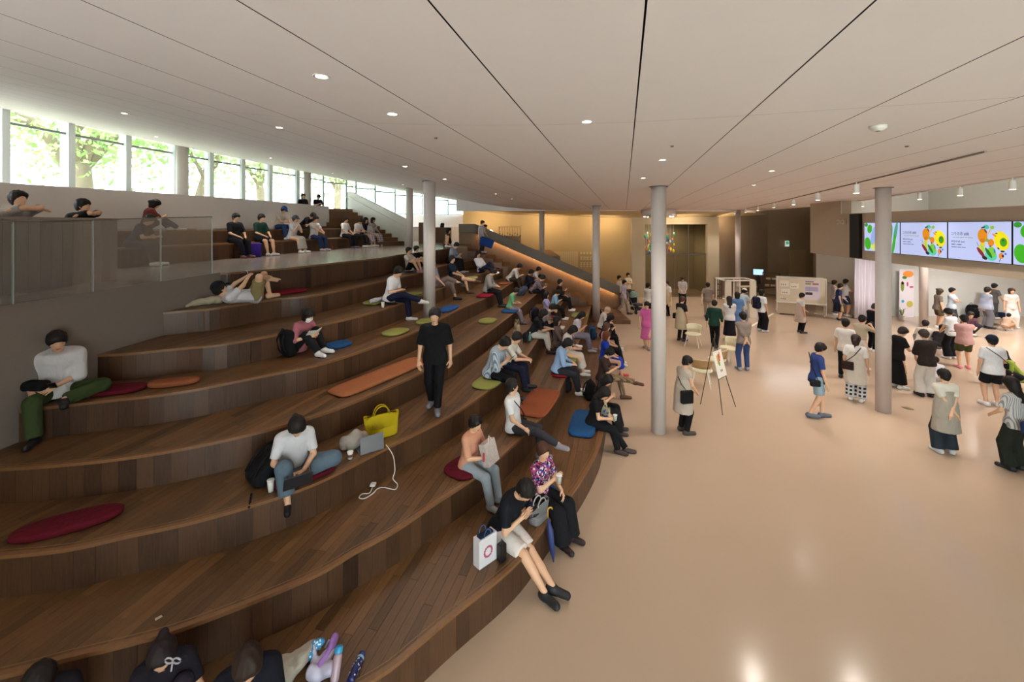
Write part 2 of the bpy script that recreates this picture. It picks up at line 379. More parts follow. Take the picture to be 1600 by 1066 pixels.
# glazed doorway (portal) with pilasters
YP = 26.2
po = MB()
for x0, x1 in ((7.15, 7.95), (11.65, 12.35)): po.box((x0, YP-.25, 0), (x1, YP+.1, 4.8))
po.box((7.95, YP-.25, 4.36), (11.65, YP+.1, 4.8))
d1 = po.build('door_1', mat('portal_stone', 'b7a88f', .6, noise=.03)); setp(d1, 'tall glazed doorway framed by beige pilasters', None, None, 'structure')
M_FROST = mat('tinted_glass', '4b463c', .12, metal=.0, spec=.8)
M_PALEG = mat('pale_glass', '9a8a6a', .15, spec=.8)
M_STEEL = mat('steel', '8d8a84', .3, metal=.8)
def glassmat(name, tintc, refl=.12, rough=.0, fk=.9):
    if name in MATS: return MATS[name]
    m = bpy.data.materials.new(name); m.use_nodes = True; MATS[name] = m; nt = m.node_tree; nt.nodes.clear()
    o = nt.nodes.new('ShaderNodeOutputMaterial'); t = nt.nodes.new('ShaderNodeBsdfTransparent'); g = nt.nodes.new('ShaderNodeBsdfGlossy')
    t.inputs[0].default_value = (*tintc, 1); g.inputs['Roughness'].default_value = rough
    fr = nt.nodes.new('ShaderNodeFresnel'); fr.inputs[0].default_value = 1.45
    ml = nt.nodes.new('ShaderNodeMath'); ml.operation = 'MULTIPLY_ADD'; ml.inputs[1].default_value = fk; ml.inputs[2].default_value = refl; ml.use_clamp = True
    mx = nt.nodes.new('ShaderNodeMixShader'); nt.links.new(fr.outputs[0], ml.inputs[0]); nt.links.new(ml.outputs[0], mx.inputs[0])
    nt.links.new(t.outputs[0], mx.inputs[1]); nt.links.new(g.outputs[0], mx.inputs[2]); nt.links.new(mx.outputs[0], o.inputs[0])
    return m
M_GLASS = glassmat('clear_glass', (.93, .97, .95), .02)
M_RAILG = glassmat('rail_glass', (.82, .86, .87), .04, .25, .3)
M_DOORG = glassmat('door_glass', (.62, .58, .50), .03, .12, .2)
for x0, x1 in ((7.97, 8.72), (8.74, 9.76), (9.78, 10.60), (10.62, 11.63)):
    MB().box((x0, YP-.03, .04), (x1, YP-.01, 2.5)).build('glass_pane', M_DOORG, d1)
for x0, x1 in ((7.97, 10.58), (10.62, 11.63)): MB().box((x0, YP-.03, 2.6), (x1, YP-.01, 4.34)).build('transom_pane', M_DOORG, d1)
fr = MB()
for x in (7.95, 8.72, 9.76, 10.59, 11.63): fr.box((x-.01, YP-.05, 0), (x+.03, YP+.01, 2.56))
fr.box((10.58, YP-.05, 2.56), (10.62, YP+.01, 4.36)).box((7.95, YP-.06, 2.5), (11.65, YP+.01, 2.6)).box((7.95, YP-.06, 0), (11.65, YP+.01, .05))
fr.build('door_frame', M_STEEL, d1)
setp(MB().box((7.2, YP+3.2, 0), (12.3, YP+3.3, 4.8)).box((7.0, YP+.1, 0), (7.1, YP+3.3, 4.8)).box((12.3, YP+.1, 0), (12.4, YP+3.3, 4.8)).box((7, YP+.1, 4.8), (12.4, YP+3.3, 4.9)).build('room_behind_door', mat('lobby', 'a39a86', .6)), 'lobby seen through the glazed doorway', None, None, 'structure')

# ---------------------------------------------------------------- beam with clerestory on the hall's other side
def BX(Y): return 10.65+.1895*(Y-9.1)
bm_ = MB().prism([(BX(4), 4), (BX(18), 18), (BX(18)+.5, 18), (BX(4)+.5, 4)], 3.16, 4.71).build('beam', mat('beam_panel', 'ab9985', .55, noise=.04)); setp(bm_, 'deep taupe beam carrying the row of screens', None, None, 'structure')
wallstrip('wall_return', [(BX(18), 18), (BX(15.7), 15.7)], 4.705, 6.2, mat('beam_panel', '9b8a77'), .3, 'wall panel closing the clerestory end above the beam')
wallstrip('wall_return_side', [(BX(15.7), 15.7), (BX(15.7)+3.5, 15.7)], 4.705, 6.2, M_CONC, .05, 'pale end wall of the clerestory')
# side hall beyond the beam
wallstrip('wall_side_hall', [(16.35, 23.4), (16.3, 20.62)], 0, 3.3, mat('door_white', 'c8c2b8', .5), .1, 'large white sliding door at the back of the hall')
wallstrip('wall_side_back', [(16.3, 20.6), (30, 20.6)], 0, 6.5, M_CONC, .2, 'pale concrete wall at the back of the side hall')
wallstrip('wall_side_end', [(30, 20.6), (30, -4)], 0, 6.5, M_CONC, .2, 'far end wall of the side hall')
wallstrip('wall_above_sliding_door', [(16.4, 23.5), (16.3, 20.5)], 3.3, 6.2, M_TAUPE, .1, 'taupe wall above the sliding door')
wallstrip('wall_recess_end', [(20.6, 29.8), (16.4, 23.4)], 0, 6.2, M_DARKC, .1, 'dark concrete side of the recess')
wallstrip('wall_clerestory', [(BX(19)+3.2, 19.5), (BX(-4)+3.2, -4)], 4.3, 6.3, mat('clerestory_concrete', 'b9bcb4', .5, noise=.06), .2, 'pale concrete wall seen through the clerestory') 
setp(MB().prism([(9.3, -4), (10.1, 8), (13.9, 18.5), (15.5, 29.5), (31, 29.5), (31, -4)], 6.3, 6.4).build('ceiling_side_hall', M_WHITE), 'white ceiling of the side hall', None, None, 'structure')
setp(MB().prism([(BX(-4)+3.2, -4), (BX(19)+3.2, 19.5), (30, 20.5), (30, -4)], 4.25, 4.35).build('ceiling_side_low', M_WHITE), 'lower ceiling of the side hall', None, None, 'structure')
# upstand above the clerestory, at the ceiling's edge
wallstrip('trim_ceiling_edge', [(6.4, -3.5), (6.6, 1.8), (9.35, 8.3), (13.6, 18.4), (15.0, 26.8)], 5.16, 6.32, M_PLASTER, -.05, 'upstand at the edge of the ceiling')
# behind the camera
wallstrip('wall_front', [(-1, -4), (-14, -4)], 0, 9.2, M_DARKC, .2, 'wall behind the viewer')
wallstrip('wall_front_top', [(30, -4), (-1, -4)], 5.05, 9.2, M_WHITE, .2, 'wall above the glazed front')
for i in range(4):  # unseen glazing, added to bring daylight onto the ceiling
    w = empty(f'window_{i+40}', (-1+i*2.2, -4, 0)); setp(w, None, None, None, 'structure')
    MB().box((-.04, -.08, 0), (.04, .08, 5.05)).build('mullion', mat('white_mullion', 'dcdfe2', .5), w)
    MB().box((.04, -.01, .05), (2.16, .01, 5.05)).build('pane', M_GLASS, w)
wallstrip('wall_front_end', [(30, -4), (7.8, -4)], 0, 5.05, M_WHITE, .2, 'solid end of the glazed front')
setp(MB().box((-14, -9.0, 5.0), (31, -4.2, 5.2)).build('roof_sky_shade', M_WHITE), 'entrance canopy outside the glazed front', None, None, 'structure')  # unseen slab, added to keep direct sky light off the hall floor
setp(MB().box((-60, -60, -.3), (60, -4.3, -.05)).build('ground_bounce', mat('bounce_ground', 'c9c6c0', .8, noise=.1, nscale=2)), 'pale paved forecourt outside the glazed front', None, None, 'structure')  # unseen ground, added pale to throw daylight up at the ceiling
setp(MB().prism([(-80, -4.5), (-14.8, -4.5), (-13.9, 13), (-12.3, 21), (-9, 27), (-3, 28.6), (-3, 80), (-80, 80)], 3.2, 4.1).build('ground_garden', mat('garden_ground', 'b9bca6', .9, noise=.2, nscale=1)), 'pale garden ground outside the window row', None, None, 'structure')
wallstrip('wall_window_end', [(-14, -4), (-13.1, 3.2)], 0, 9.2, M_WHITE, .2, 'solid wall before the window row')
wallstrip('wall_under_windows', [tuple(p) for p in WIN], 0, 4.2, M_WHITE, .2, 'low wall under the window row')
wallstrip('wall_roof_edge', [(-13.4, 3)]+[(p[0]-.3, p[1]+.05) for p in WIN], 8.2, 9.3, M_WHITE, .1, 'fascia above the window row')

# ---------------------------------------------------------------- columns
COLS = [(1029, 675, 0), (1380, 643, 0), (671, 497, Z[5]), (931.5, 502, Z[1]), (640, 386.5, Z[8]), (1153, 467, 0), (1443, 511, 0), (731, 374.5, Z[8])]
colpos = []
for (x, y, z) in COLS:
    p = P(x, y, z); colpos.append(p)
colpos.append(Vector((1.67, 24.4, 0)))
CLAB = ['slim white column standing alone on the hall floor beside the apron attendant', 'white column in front of the wall screens', 'white column rising through the seating steps', 'white column at the foot of the seating beside the stairs',
  'white column on the upper platform near the stairs', 'white column beside the display booth', 'white column under the taupe beam in the side hall', 'thin white column at the far end of the platform', 'white column behind the sloping stair parapet']
for p, lb in zip(colpos, CLAB):
    h = ceil_at(p.x, p.y) if p.x < 16 else 6.3
    if p.x > 11 and p.y > 24: h = ceil_at(p.x, p.y)
    h += .01
    c = MB().lathe([(.147, 0), (.147, h-p.z)], (0, 0, 0), 32).build('column', M_COLUMN, None, True)
    c.location = p; c.data.polygons[-1].use_smooth = False; c.data.polygons[-2].use_smooth = False
    setp(c, lb, None, None, 'structure')
    MB().lathe([(.19, -.012), (.19, .002)], (0, 0, h-p.z-.01), 32).build('shadow_gap_ring', mat('ring', '5a524c', .6), c)

# ---------------------------------------------------------------- window row
def win_at(px):
    r = (px-800)/F; d = WIN[:, 0]-r*WIN[:, 1]; i = np.where(d[1:]*d[:-1] <= 0)[0][0]; t = d[i]/(d[i]-d[i+1]); return WIN[i]+t*(WIN[i+1]-WIN[i])
M_MULL = mat('white_mullion', 'dcdfe2', .5); M_DMULL = mat('grey_mullion', '8a9290', .5)
MUL = [-420, -300, -200, -100, 2, 106, 196, 272, 327, 377, 420, 463, 505, 541, 556, 586, 617, 660, 700, 725]
wpts = [win_at(p) for p in MUL]
for i, (a, b) in enumerate(zip(wpts[:-1], wpts[1:])):
    px = MUL[i]
    zt = max(ceil_at(*a), ceil_at(*b))+.25; z0 = 4.95 if px > 586 else 4.2
    d = Vector((b[0]-a[0], b[1]-a[1], 0)); L = d.length; rz = math.atan2(d.y, d.x)
    w = empty(f'window_{i+1}', (a[0], a[1], z0), rz); setp(w, None, None, None, 'structure')
    wid = .17 if px < 500 else .06; dep = .3 if px < 500 else .12
    MB().box((-wid/2, -dep/2, 0), (wid/2, dep/2, zt-z0)).build('mullion', M_MULL if px < 500 else M_DMULL, w)
    MB().box((wid/2, -.02, .05), (L-wid/2, 0, zt-z0-.3)).build('pane', M_GLASS, w)
    MB().box((wid/2, -.05, 0), (L-wid/2, .03, .05)).build('window_sill', M_MULL, w)
    MB().box((wid/2, -.04, zt-z0-.62), (L-wid/2, .04, zt-z0-.56)).build('top_rail', M_DMULL, w)
p = win_at(272); c = MB().lathe([(.2, 0), (.2, ceil_at(*p)-4.2+.1)], (0, 0, 0), 24).build('column', M_COLUMN, None, True); c.location = (p[0]+.3, p[1], 4.2); setp(c, 'round white column standing in the window row', None, None, 'structure')
p = win_at(474); c = MB().lathe([(.17, 0), (.17, ceil_at(*p)-4.2+.1)], (0, 0, 0), 24).build('column', M_COLUMN, None, True); c.location = (p[0]+.3, p[1]-.2, 4.2); setp(c, 'round white column at the window row near the stair landing', None, None, 'structure')

# ---------------------------------------------------------------- stair from hall to platform beside the tiers
NS = 20; X0, X1 = 5.15, -2.3; M_STAIR = wood('stair_oak', '4b3120', '8a5f3c', .45, 0, 7, (2, 11, 11))
st = empty('stair_floor', (0, 0, 0)); setp(st, 'broad oak stair climbing beside the seating to the platform', None, None, 'structure')
dx = (X0-X1)/NS; rs = 3.34/NS
for i in range(NS):
    MB().box((X1-.3 if i == NS-1 else X0-(i+1)*dx-.03, 18.9, 0), (X0-i*dx, 21.45, (i+1)*rs-.002)).build('stair_tread', M_STAIR, st, tint=.35+.2*(i % 2))
# sloping parapet with lit handrail
sl = (4.37-1.35)/(5.2+1.83)
def ptop(X): return 4.37 if X < -1.83 else 4.37-(X+1.83)*sl
pr = [(-2.62, 0), (5.3, 0), (5.3, ptop(5.3)), (-1.83, 4.37), (-2.62, 4.37)]
def xz_prism(poly, y0, y1):
    n = len(poly); v = [(x, y0, z) for x, z in poly]+[(x, y1, z) for x, z in poly]
    return MB().add(v, [tuple(range(n)), tuple(range(2*n-1, n-1, -1))]+[(j, i, i+n, j+n) for i in range(n) for j in [(i+1) % n]])
wpp = xz_prism(pr, 21.45, 21.65).build('wall_stair_parapet', wood('parapet_oak', '5a4028', '8d6a45', .45, 0, 6, (8, 8, .8)), None, tint=.45); setp(wpp, 'sloping wooden stair parapet with glowing handrail', None, None, 'structure')
bandp = [(-2.62, 4.37), (-1.83, 4.37), (5.3, ptop(5.3)), (5.3, ptop(5.3)-.42), (-1.83, 3.95), (-2.62, 3.95)]
xz_prism(bandp[::-1], 21.37, 21.46).build('parapet_cap', mat('cap_bronze', '6e6050', .5), wpp)
hr = MB().tube([(-2.5, 21.34, 3.93), (-1.83, 21.34, 3.93), (5.2, 21.34, ptop(5.2)-.46)], .022, 8).build('handrail', mat('handrail_bronze', '7a5a38', .4), wpp)
for i in range(6):
    x = -1.5+i*1.3; MB().box((x-.015, 21.34, ptop(x)-.5), (x+.015, 21.46, ptop(x)-.44)).build('rail_bracket', M_STEEL, wpp)
xa, xb = -1.7, 5.1
lt = area('handrail_light', ((xa+xb)/2, 21.3, (ptop(xa)+ptop(xb))/2-.50), ((xa+xb)/2, 21.46, (ptop(xa)+ptop(xb))/2-.9), 26, 1, 1, (1, .62, .28))
lt.data.size = math.hypot(xb-xa, ptop(xa)-ptop(xb)); lt.data.size_y = .03
u = Vector((xb-xa, 0, ptop(xb)-ptop(xa))).normalized(); wv = Vector((0, .6, -.8)); wv = (wv-u*wv.dot(u)).normalized(); vv = (-wv).cross(u)
lt.matrix_world = Matrix(((u.x, vv.x, -wv.x, lt.location.x), (u.y, vv.y, -wv.y, lt.location.y), (u.z, vv.z, -wv.z, lt.location.z), (0, 0, 0, 1)))

# ---------------------------------------------------------------- stair from platform to the upper landing, white parapet
A0, A1 = Vector((-5.2, 21.0, 0)), Vector((-9.07, 24.0, 0)); du = (A1-A0)/10; pn = Vector((-du.y, du.x, 0)).normalized()*-1
pn = Vector((-.61, -.79, 0))
st2 = empty('upper_stair_floor'); setp(st2, 'oak stair rising from the platform to the window landing', None, None, 'structure')
for i in range(10):
    a = A0+du*i; b = A0+du*10+du*2.2; w = 3.0
    MB().prism([(a.x, a.y), (a.x+pn.x*w, a.y+pn.y*w), (b.x+pn.x*w, b.y+pn.y*w), (b.x, b.y)], 3.34+.183*i if i else 3.34, 3.34+.183*(i+1)).build('stair_tread', M_STAIR, st2, tint=.4+.15*(i % 2))
q0, q1 = A0+Vector((.35, -.25, 0)), A1+du*1.2
dq = (q1-q0).normalized(); nq = Vector((-dq.y, dq.x, 0))*-.16; Lq = (q1-q0).length
ztop = lambda t: 4.45+min(1, t/.86)*1.7
m = MB(); prof = [(0, 3.34), (Lq, 3.34), (Lq, ztop(1)), (Lq*.86, ztop(.86)), (0, 4.45)]
v = [q0+dq*s+Vector((0, 0, z)) for s, z in prof]; v += [p+nq for p in v]; n = 5
m.add(v, [tuple(range(n)), tuple(range(2*n-1, n-1, -1))]+[(j, i, i+n, j+n) for i in range(n) for j in [(i+1) % n]])
wsp = m.build('wall_landing_parapet', M_WHITE); setp(wsp, 'white sloping parapet beside the upper stair', None, None, 'structure')
off = -nq*.4 if False else Vector((-.05, -.06, 0))
MB().tube([q0+dq*(Lq*t)+Vector((-.04, -.05, ztop(t)-.32)) for t in (.02, .3, .6, .86, .98)], .02, 8).build('handrail', mat('lit_tone_rail', 'e6e0da', .4), wsp)  # pale colour stands in for the glow of the lit rail

# ---------------------------------------------------------------- glass rail above the retaining wall, wood parapet behind it
gr = empty('glass_railing', (0, 0, 3.34)); setp(gr, 'frameless glass railing along the platform edge', 'railing')
RP = [(-6.1, 4.1), (-6.08, 5.3), (-6.05, 6.28), (-6.0, 7.43), (-5.93, 8.6)]; RZ = [.99, 1.0, 1.03, 1.08, 1.12]
for i in range(4):
    a, b = RP[i], RP[i+1]; d = Vector((b[0]-a[0], b[1]-a[1], 0)).normalized()*.006
    v = []
    for dxx in (-.008, .008):
        v += [(a[0]+d.x+dxx, a[1]+d.y, 0), (b[0]-d.x+dxx, b[1]-d.y, 0), (b[0]-d.x+dxx, b[1]-d.y, RZ[i+1]), (a[0]+d.x+dxx, a[1]+d.y, RZ[i])]
    mesh('glass_pane', v, [(0,1,2,3),(7,6,5,4),(0,4,5,1),(1,5,6,2),(2,6,7,3),(3,7,4,0)], M_RAILG, gr)
    MB().tube([(a[0], a[1], RZ[i]+.006), (b[0], b[1], RZ[i+1]+.006)], .010, 6).build('top_rail', M_STEEL, gr)
    MB().box((b[0]-.012, b[1]-.004, 0), (b[0]+.012, b[1]+.004, RZ[i+1])).build('edge_strip', mat('glass_edge', 'aab4b2', .2), gr)
wdp = empty('wood_parapet_partition', (0, 0, 3.34)); setp(wdp, 'grey oak board parapet behind the glass railing', None, None, 'structure')
M_GOAK = wood('grey_oak', '84766a', 'a39488', .5, 0, 6, (9, 9, .8))
yy = 4.2
while yy < 7.68:
    MB().box((-7.06, yy+.002, 0), (-6.98, min(yy+.16, 7.7)-.002, 1.05)).build('parapet_board', M_GOAK, wdp, tint=rnd.uniform(.2, .8)); yy += .16
MB().box((-7.2, 4.2, 1.05), (-6.95, 7.72, 1.08)).build('parapet_cap', M_GOAK, wdp, tint=.3)
# wood benches / boxes at the far end of the platform
setp(MB().rbox((-4.55, 22.6, 3.34+.55), (.5, .5, 1.1), .01).build('wooden_podium', M_STAIR, None, tint=.4), 'plain oak podium standing behind the platform column', 'podium')
setp(MB().rbox((-3.95, 24.2, 3.34+.42), (1.1, .5, .84), .01).build('wooden_counter', M_STAIR, None, tint=.4), 'low oak counter at the far end of the platform', 'counter')
# ================================================================ people: continuous bodies from blended tapered volumes
def nrm(v): v = np.asarray(v, float); return v/(np.linalg.norm(v)+1e-9)
def bone(a, b, r1, r2, lat=None, fy=1.0, cuts=(), k=.03, cap=None):
    """tapered limb: rounded ends; lat/fy make the section elliptical (fy = depth/width)"""
    return dict(a=np.array(a, float), b=np.array(b, float), r1=r1, r2=r2, lat=lat, fy=fy, cuts=cuts, k=k, cap=cap)
def prim_eval(p, X):
    a, b = p['a'], p['b']; d = b-a; L = np.linalg.norm(d); w = d/L if L > 1e-6 else np.array([0, 0, 1.])
    q = X-a; t = np.clip(q@w, 0, L)/max(L, 1e-6); e = q-(t*L)[..., None]*w; r = p['r1']+(p['r2']-p['r1'])*t
    if p['lat'] is None: dd = np.sqrt((e*e).sum(-1))-r
    else:
        u = nrm(np.array(p['lat'])-w*np.dot(p['lat'], w)); v = np.cross(w, u); fy = p['fy']; cp = p['cap'] or min(1, fy)
        dd = (np.sqrt((e@u/r)**2+(e@v/(r*fy))**2+(e@w/(r*cp))**2)-1)*r*min(1, fy)
    for pt, n in p['cuts']: dd = np.maximum(dd, (X-np.array(pt))@nrm(n))
    return dd
def sdf_mesh(prims, res):
    lo = np.min([np.minimum(p['a'], p['b'])-max(p['r1'], p['r2'])*max(1, p['fy'])-.03 for p in prims], 0)
    hi = np.max([np.maximum(p['a'], p['b'])+max(p['r1'], p['r2'])*max(1, p['fy'])+.03 for p in prims], 0)
    n = np.ceil((hi-lo)/res).astype(int)+2; D = np.full(n, .5)
    ax = [lo[i]+res*np.arange(n[i]) for i in range(3)]
    for p in prims:
        m = max(p['r1'], p['r2'])*max(1, p['fy'])+p['k']+2*res
        l = np.clip(np.floor((np.minimum(p['a'], p['b'])-m-lo)/res).astype(int), 0, n); h = np.clip(np.ceil((np.maximum(p['a'], p['b'])+m-lo)/res).astype(int)+1, 0, n)
        sl = tuple(slice(l[i], h[i]) for i in range(3))
        X = np.stack(np.meshgrid(*[ax[i][sl[i]] for i in range(3)], indexing='ij'), -1)
        d = prim_eval(p, X); o = D[sl]; k = p['k']
        if k > 0: g = np.maximum(k-np.abs(o-d), 0)/k; D[sl] = np.minimum(o, d)-g*g*k*.25
        else: D[sl] = np.minimum(o, d)
    S = D < 0; c = n-1; acc = np.zeros((*c, 3)); cnt = np.zeros(c)
    G = np.stack(np.meshgrid(*[np.arange(q) for q in n], indexing='ij'), -1).astype(float)
    faces = []; E = []
    for axis in range(3):
        s0 = [slice(None)]*3; s1 = [slice(None)]*3; s0[axis] = slice(0, -1); s1[axis] = slice(1, None)
        A, B = D[tuple(s0)], D[tuple(s1)]; cr = S[tuple(s0)] != S[tuple(s1)]
        idx = np.argwhere(cr); 
        if len(idx) == 0: continue
        va = A[cr]; t = va/(va-B[cr]); pos = idx.astype(float); pos[:, axis] += t
        o1, o2 = [(1, 2), (2, 0), (0, 1)][axis]
        for e1 in (0, 1):
            for e2 in (0, 1):
                ci = idx.copy(); ci[:, o1] -= e1; ci[:, o2] -= e2
                ok = (ci >= 0).all(1) & (ci < c).all(1); cc = ci[ok]
                np.add.at(acc, (cc[:, 0], cc[:, 1], cc[:, 2]), pos[ok]); np.add.at(cnt, (cc[:, 0], cc[:, 1], cc[:, 2]), 1)
        E.append((idx, va < 0, o1, o2))
    m = cnt > 0; ids = np.full(c, -1); ids[m] = np.arange(m.sum())
    V = acc[m]/cnt[m][:, None]*res+lo
    for idx, neg, o1, o2 in E:
        ok = (idx[:, o1] > 0) & (idx[:, o2] > 0) & (idx[:, o1] < c[o1]) & (idx[:, o2] < c[o2]); idx = idx[ok]; neg = neg[ok]
        def cid(d1, d2): q = idx.copy(); q[:, o1] -= d1; q[:, o2] -= d2; return ids[q[:, 0], q[:, 1], q[:, 2]]
        q = np.stack([cid(1, 1), cid(0, 1), cid(0, 0), cid(1, 0)], 1); q[~neg] = q[~neg][:, ::-1]; faces.append(q)
    return V, np.vstack(faces)
def np_mesh(name, V, Fq):
    me = bpy.data.meshes.new(name); nv, nf = len(V), len(Fq)
    me.vertices.add(nv); me.vertices.foreach_set('co', np.ascontiguousarray(V, np.float32).ravel())
    me.loops.add(nf*4); me.loops.foreach_set('vertex_index', np.ascontiguousarray(Fq, np.int32).ravel())
    me.polygons.add(nf); me.polygons.foreach_set('loop_start', np.arange(0, nf*4, 4, dtype=np.int32)); me.polygons.foreach_set('loop_total', np.full(nf, 4, np.int32))
    me.polygons.foreach_set('use_smooth', np.ones(nf, bool)); me.update(calc_edges=True); me.validate()
    return me
def ik(root, tgt, l1, l2, pole):
    root, tgt = np.array(root, float), np.array(tgt, float); d = tgt-root; L = np.linalg.norm(d); mx = (l1+l2)*.995
    if L > mx: tgt = root+d/L*mx; d = tgt-root; L = mx
    L = max(L, abs(l1-l2)+.02); a = (l1*l1-l2*l2+L*L)/(2*L); h = math.sqrt(max(l1*l1-a*a, 0)); w = nrm(d)
    p = np.array(pole, float); p = nrm(p-w*np.dot(p, w)); return root+w*a+p*h, tgt
def make_hand():
    """right hand, wrist at the origin, +z along the hand, +x towards the thumb, -y the palm; slightly curled"""
    k = .006; pr = [bone((0, 0, 0), (0, 0, .075), .03, .038, (1, 0, 0), .42, k=.01)]
    for x, l, r, z0 in ((.028, .07, .0085, .08), (.0095, .078, .009, .085), (-.0095, .072, .0085, .082), (-.028, .056, .0075, .075)):
        a = np.array((x, 0, z0-.01)); b = a+np.array((x*.1, -.012, l*.5)); c = b+np.array((0, -.026, l*.36)); e = c+np.array((0, -.022, l*.12))
        pr += [bone(a, b, r, r*.95, k=k), bone(b, c, r*.95, r*.9, k=k), bone(c, e, r*.9, r*.8, k=k)]
    pr += [bone((.022, -.004, .02), (.052, -.016, .05), .014, .011, k=k), bone((.052, -.016, .05), (.058, -.034, .082), .011, .009, k=k)]
    return sdf_mesh(pr, .0048)
HAND = make_hand()
POSES = {
 'sit': dict(),
 'sit_upright': dict(lean=-4, head=5, hands=((-.12, .30, .09), (.12, .30, .09))),
 'sit_phone': dict(lean=16, head=34, hands=((-.05, .34, .27), (.05, .34, .27))),
 'sit_read': dict(lean=14, head=38, hands=((-.08, .36, .14), (.08, .36, .14))),
 'sit_lean': dict(lean=38, head=22, hands=((-.05, .52, .16), (.05, .52, .16))),
 'sit_drink': dict(lean=4, head=4, hands=((-.14, .30, .10), (.05, .30, .36))),
 'sit_cross': dict(lean=-4, head=4, hands=((-.10, .30, .12), (.10, .30, .12)), feet=((-.09, .50, None), (-.10, .66, .16)), poles=((0, 1, .8), (.3, 1, .8))),
 'sit_back': dict(lean=-18, head=6, hands=((-.26, -.16, -.08), (.22, .24, .06)), feet=((-.12, .56, None), (-.02, .74, .06))),
 'floor_knees': dict(lean=14, head=28, hands=((-.10, .40, .30), (.10, .40, .30)), feet=((-.11, .46, 0), (.11, .50, 0))),
 'floor_knees_back': dict(lean=-6, head=6, hands=((-.10, .40, .30), (.10, .40, .30)), feet=((-.09, .42, 0), (.09, .44, 0))),
 'floor_recline': dict(lean=-22, head=14, hands=((-.14, .22, .1), (.14, .22, .1)), feet=((-.14, .62, 0), (.02, .74, 0))),
 'floor_fold': dict(lean=8, head=10, hands=((-.22, .02, -.07), (.16, .24, .02)), feet=((-.16, .20, .02), (.30, .12, .02)), poles=((-1, .5, .1), (1, .6, .1))),
 'laptop': dict(lean=16, head=40, hands=((-.06, .36, .08), (.10, .36, .08)), feet=((-.04, .22, .02), (.12, .50, None)), poles=((-1, .7, .15), (.2, 1, .6))),
 'lounge': dict(lean=4, head=22, hands=((-.02, .26, .12), (.20, .26, .1)), feet=((-.14, .50, .03), (.12, .46, None)), poles=((-1, .25, .12), (.2, 1, .6)), hyaw=-15),
 'lie': dict(lean=-86, head=28, hands=((-.04, -.12, .36), (.05, -.12, .36)), feet=((-.10, .30, 0), (.0, .26, .34)), poles=((0, .4, 1), (.3, .2, 1)), elbow=(.9, .1, .2)),
 'stand': dict(st=1, hands=((-.25, .05, -.08), (.25, .05, -.08)), lean=0, head=4),
 'stand_down': dict(st=1, hands=((-.10, .25, .02), (.08, .27, .02)), lean=3, head=24),
 'stand_phone': dict(st=1, hands=((-.06, .32, .28), (.07, .32, .28)), lean=5, head=30),
 'stand_photo': dict(st=1, hands=((-.06, .38, .46), (.07, .38, .46)), lean=4, head=8),
 'stand_back': dict(st=1, hands=((.05, -.17, -.03), (-.05, -.19, -.03)), lean=2, head=6, elbow=(1, -.6, -.1)),
 'stand_fold': dict(st=1, hands=((.13, .24, .26), (-.13, .23, .23)), lean=0, head=3, elbow=(1, .1, -.5)),
 'stand_carry': dict(st=1, hands=((-.12, .27, .05), (.24, .06, -.06)), lean=3, head=14),
 'walk': dict(st=1, hands=((-.24, -.10, -.04), (.24, .20, -.02)), lean=3, head=4, feet=((-.08, .24, None), (.08, -.26, .06))),
 'walk_still': dict(st=1, hands=((-.25, .0, -.07), (.25, .10, -.07)), lean=2, head=18, feet=((-.05, .12, None), (.08, -.16, .02))),
 'bend': dict(st=1, hands=((-.10, .42, -.10), (.10, .46, -.08)), lean=52, head=8, pz=-.03),
 'rail': dict(st=1, hands=((.16, .42, .22), (-.10, .46, .22)), lean=48, head=-34, pz=-.06, elbow=(1, .5, .1)),
 'crouch': dict(lean=34, head=-4, hands=((-.10, .44, .06), (.12, .46, .04)), feet=((-.12, .18, -.16), (.12, .16, -.16)), poles=((-.5, 1, .6), (.5, 1, .6))),
}
def skeleton(pose, drop=.4, wide=1.0, over=None):
    q = dict(lean=4, head=10, hands=((-.11, .33, .10), (.11, .33, .10)), feet=None, poles=((-.15, 1, .8), (.15, 1, .8)), elbow=(.7, -.5, -.6), st=0, hyaw=0, pz=0)
    q.update(POSES[pose])
    if over: q.update(over)
    st = q['st']; pel = np.array((0, 0, .885+q['pz'] if st else .10))
    ln, hp = math.radians(q['lean']), math.radians(q['lean']*.55+q['head']); hy = math.radians(q['hyaw'])
    T = np.array((0, math.sin(ln), math.cos(ln))); lat = np.array((1., 0, 0)); C = np.cross(T, lat)
    Hd = np.array((0, math.sin(hp), math.cos(hp))); Hf = np.cross(Hd, lat); Hf = nrm(Hf*math.cos(hy)+lat*math.sin(hy)); Hl = nrm(np.cross(Hf, Hd))
    nb = pel+T*.50; nt = nb+nrm(T*.5+Hd)*.075; hc_ = nt+Hd*.088+Hf*.018
    J = dict(q=q, pel=pel, T=T, lat=lat, C=C, Hd=Hd, Hf=Hf, Hl=Hl, nb=nb, nt=nt, hc=hc_, mid=pel+T*.22, chest=pel+T*.40, arms=[], legs=[])
    ep = q['elbow']
    for i, s in enumerate((-1, 1)):
        sh = pel+T*.452+lat*s*.168*wide; ht = pel+np.array(q['hands'][i])
        el, wr = ik(sh, ht, .275, .25, (s*ep[0], ep[1], ep[2])); J['arms'].append((sh, el, wr, s))
        hp_ = pel+lat*s*.088
        if q['feet'] is None: ft = (s*.11, .02 if st else .50, None)
        else: ft = q['feet'][i]
        z = (0 if st else -drop) if ft[2] is None else ft[2]
        an = np.array((ft[0], ft[1], z+.075)); kn, an = ik(hp_, an, .42, .41, q['poles'][i])
        fd = np.array((s*.18, 1, 0)); 
        if ft[2] is not None and ft[2] > .05 and not st: fd = np.array((s*.1, 1, -.25))
        J['legs'].append((hp_, kn, an, nrm(fd), s))
    return J
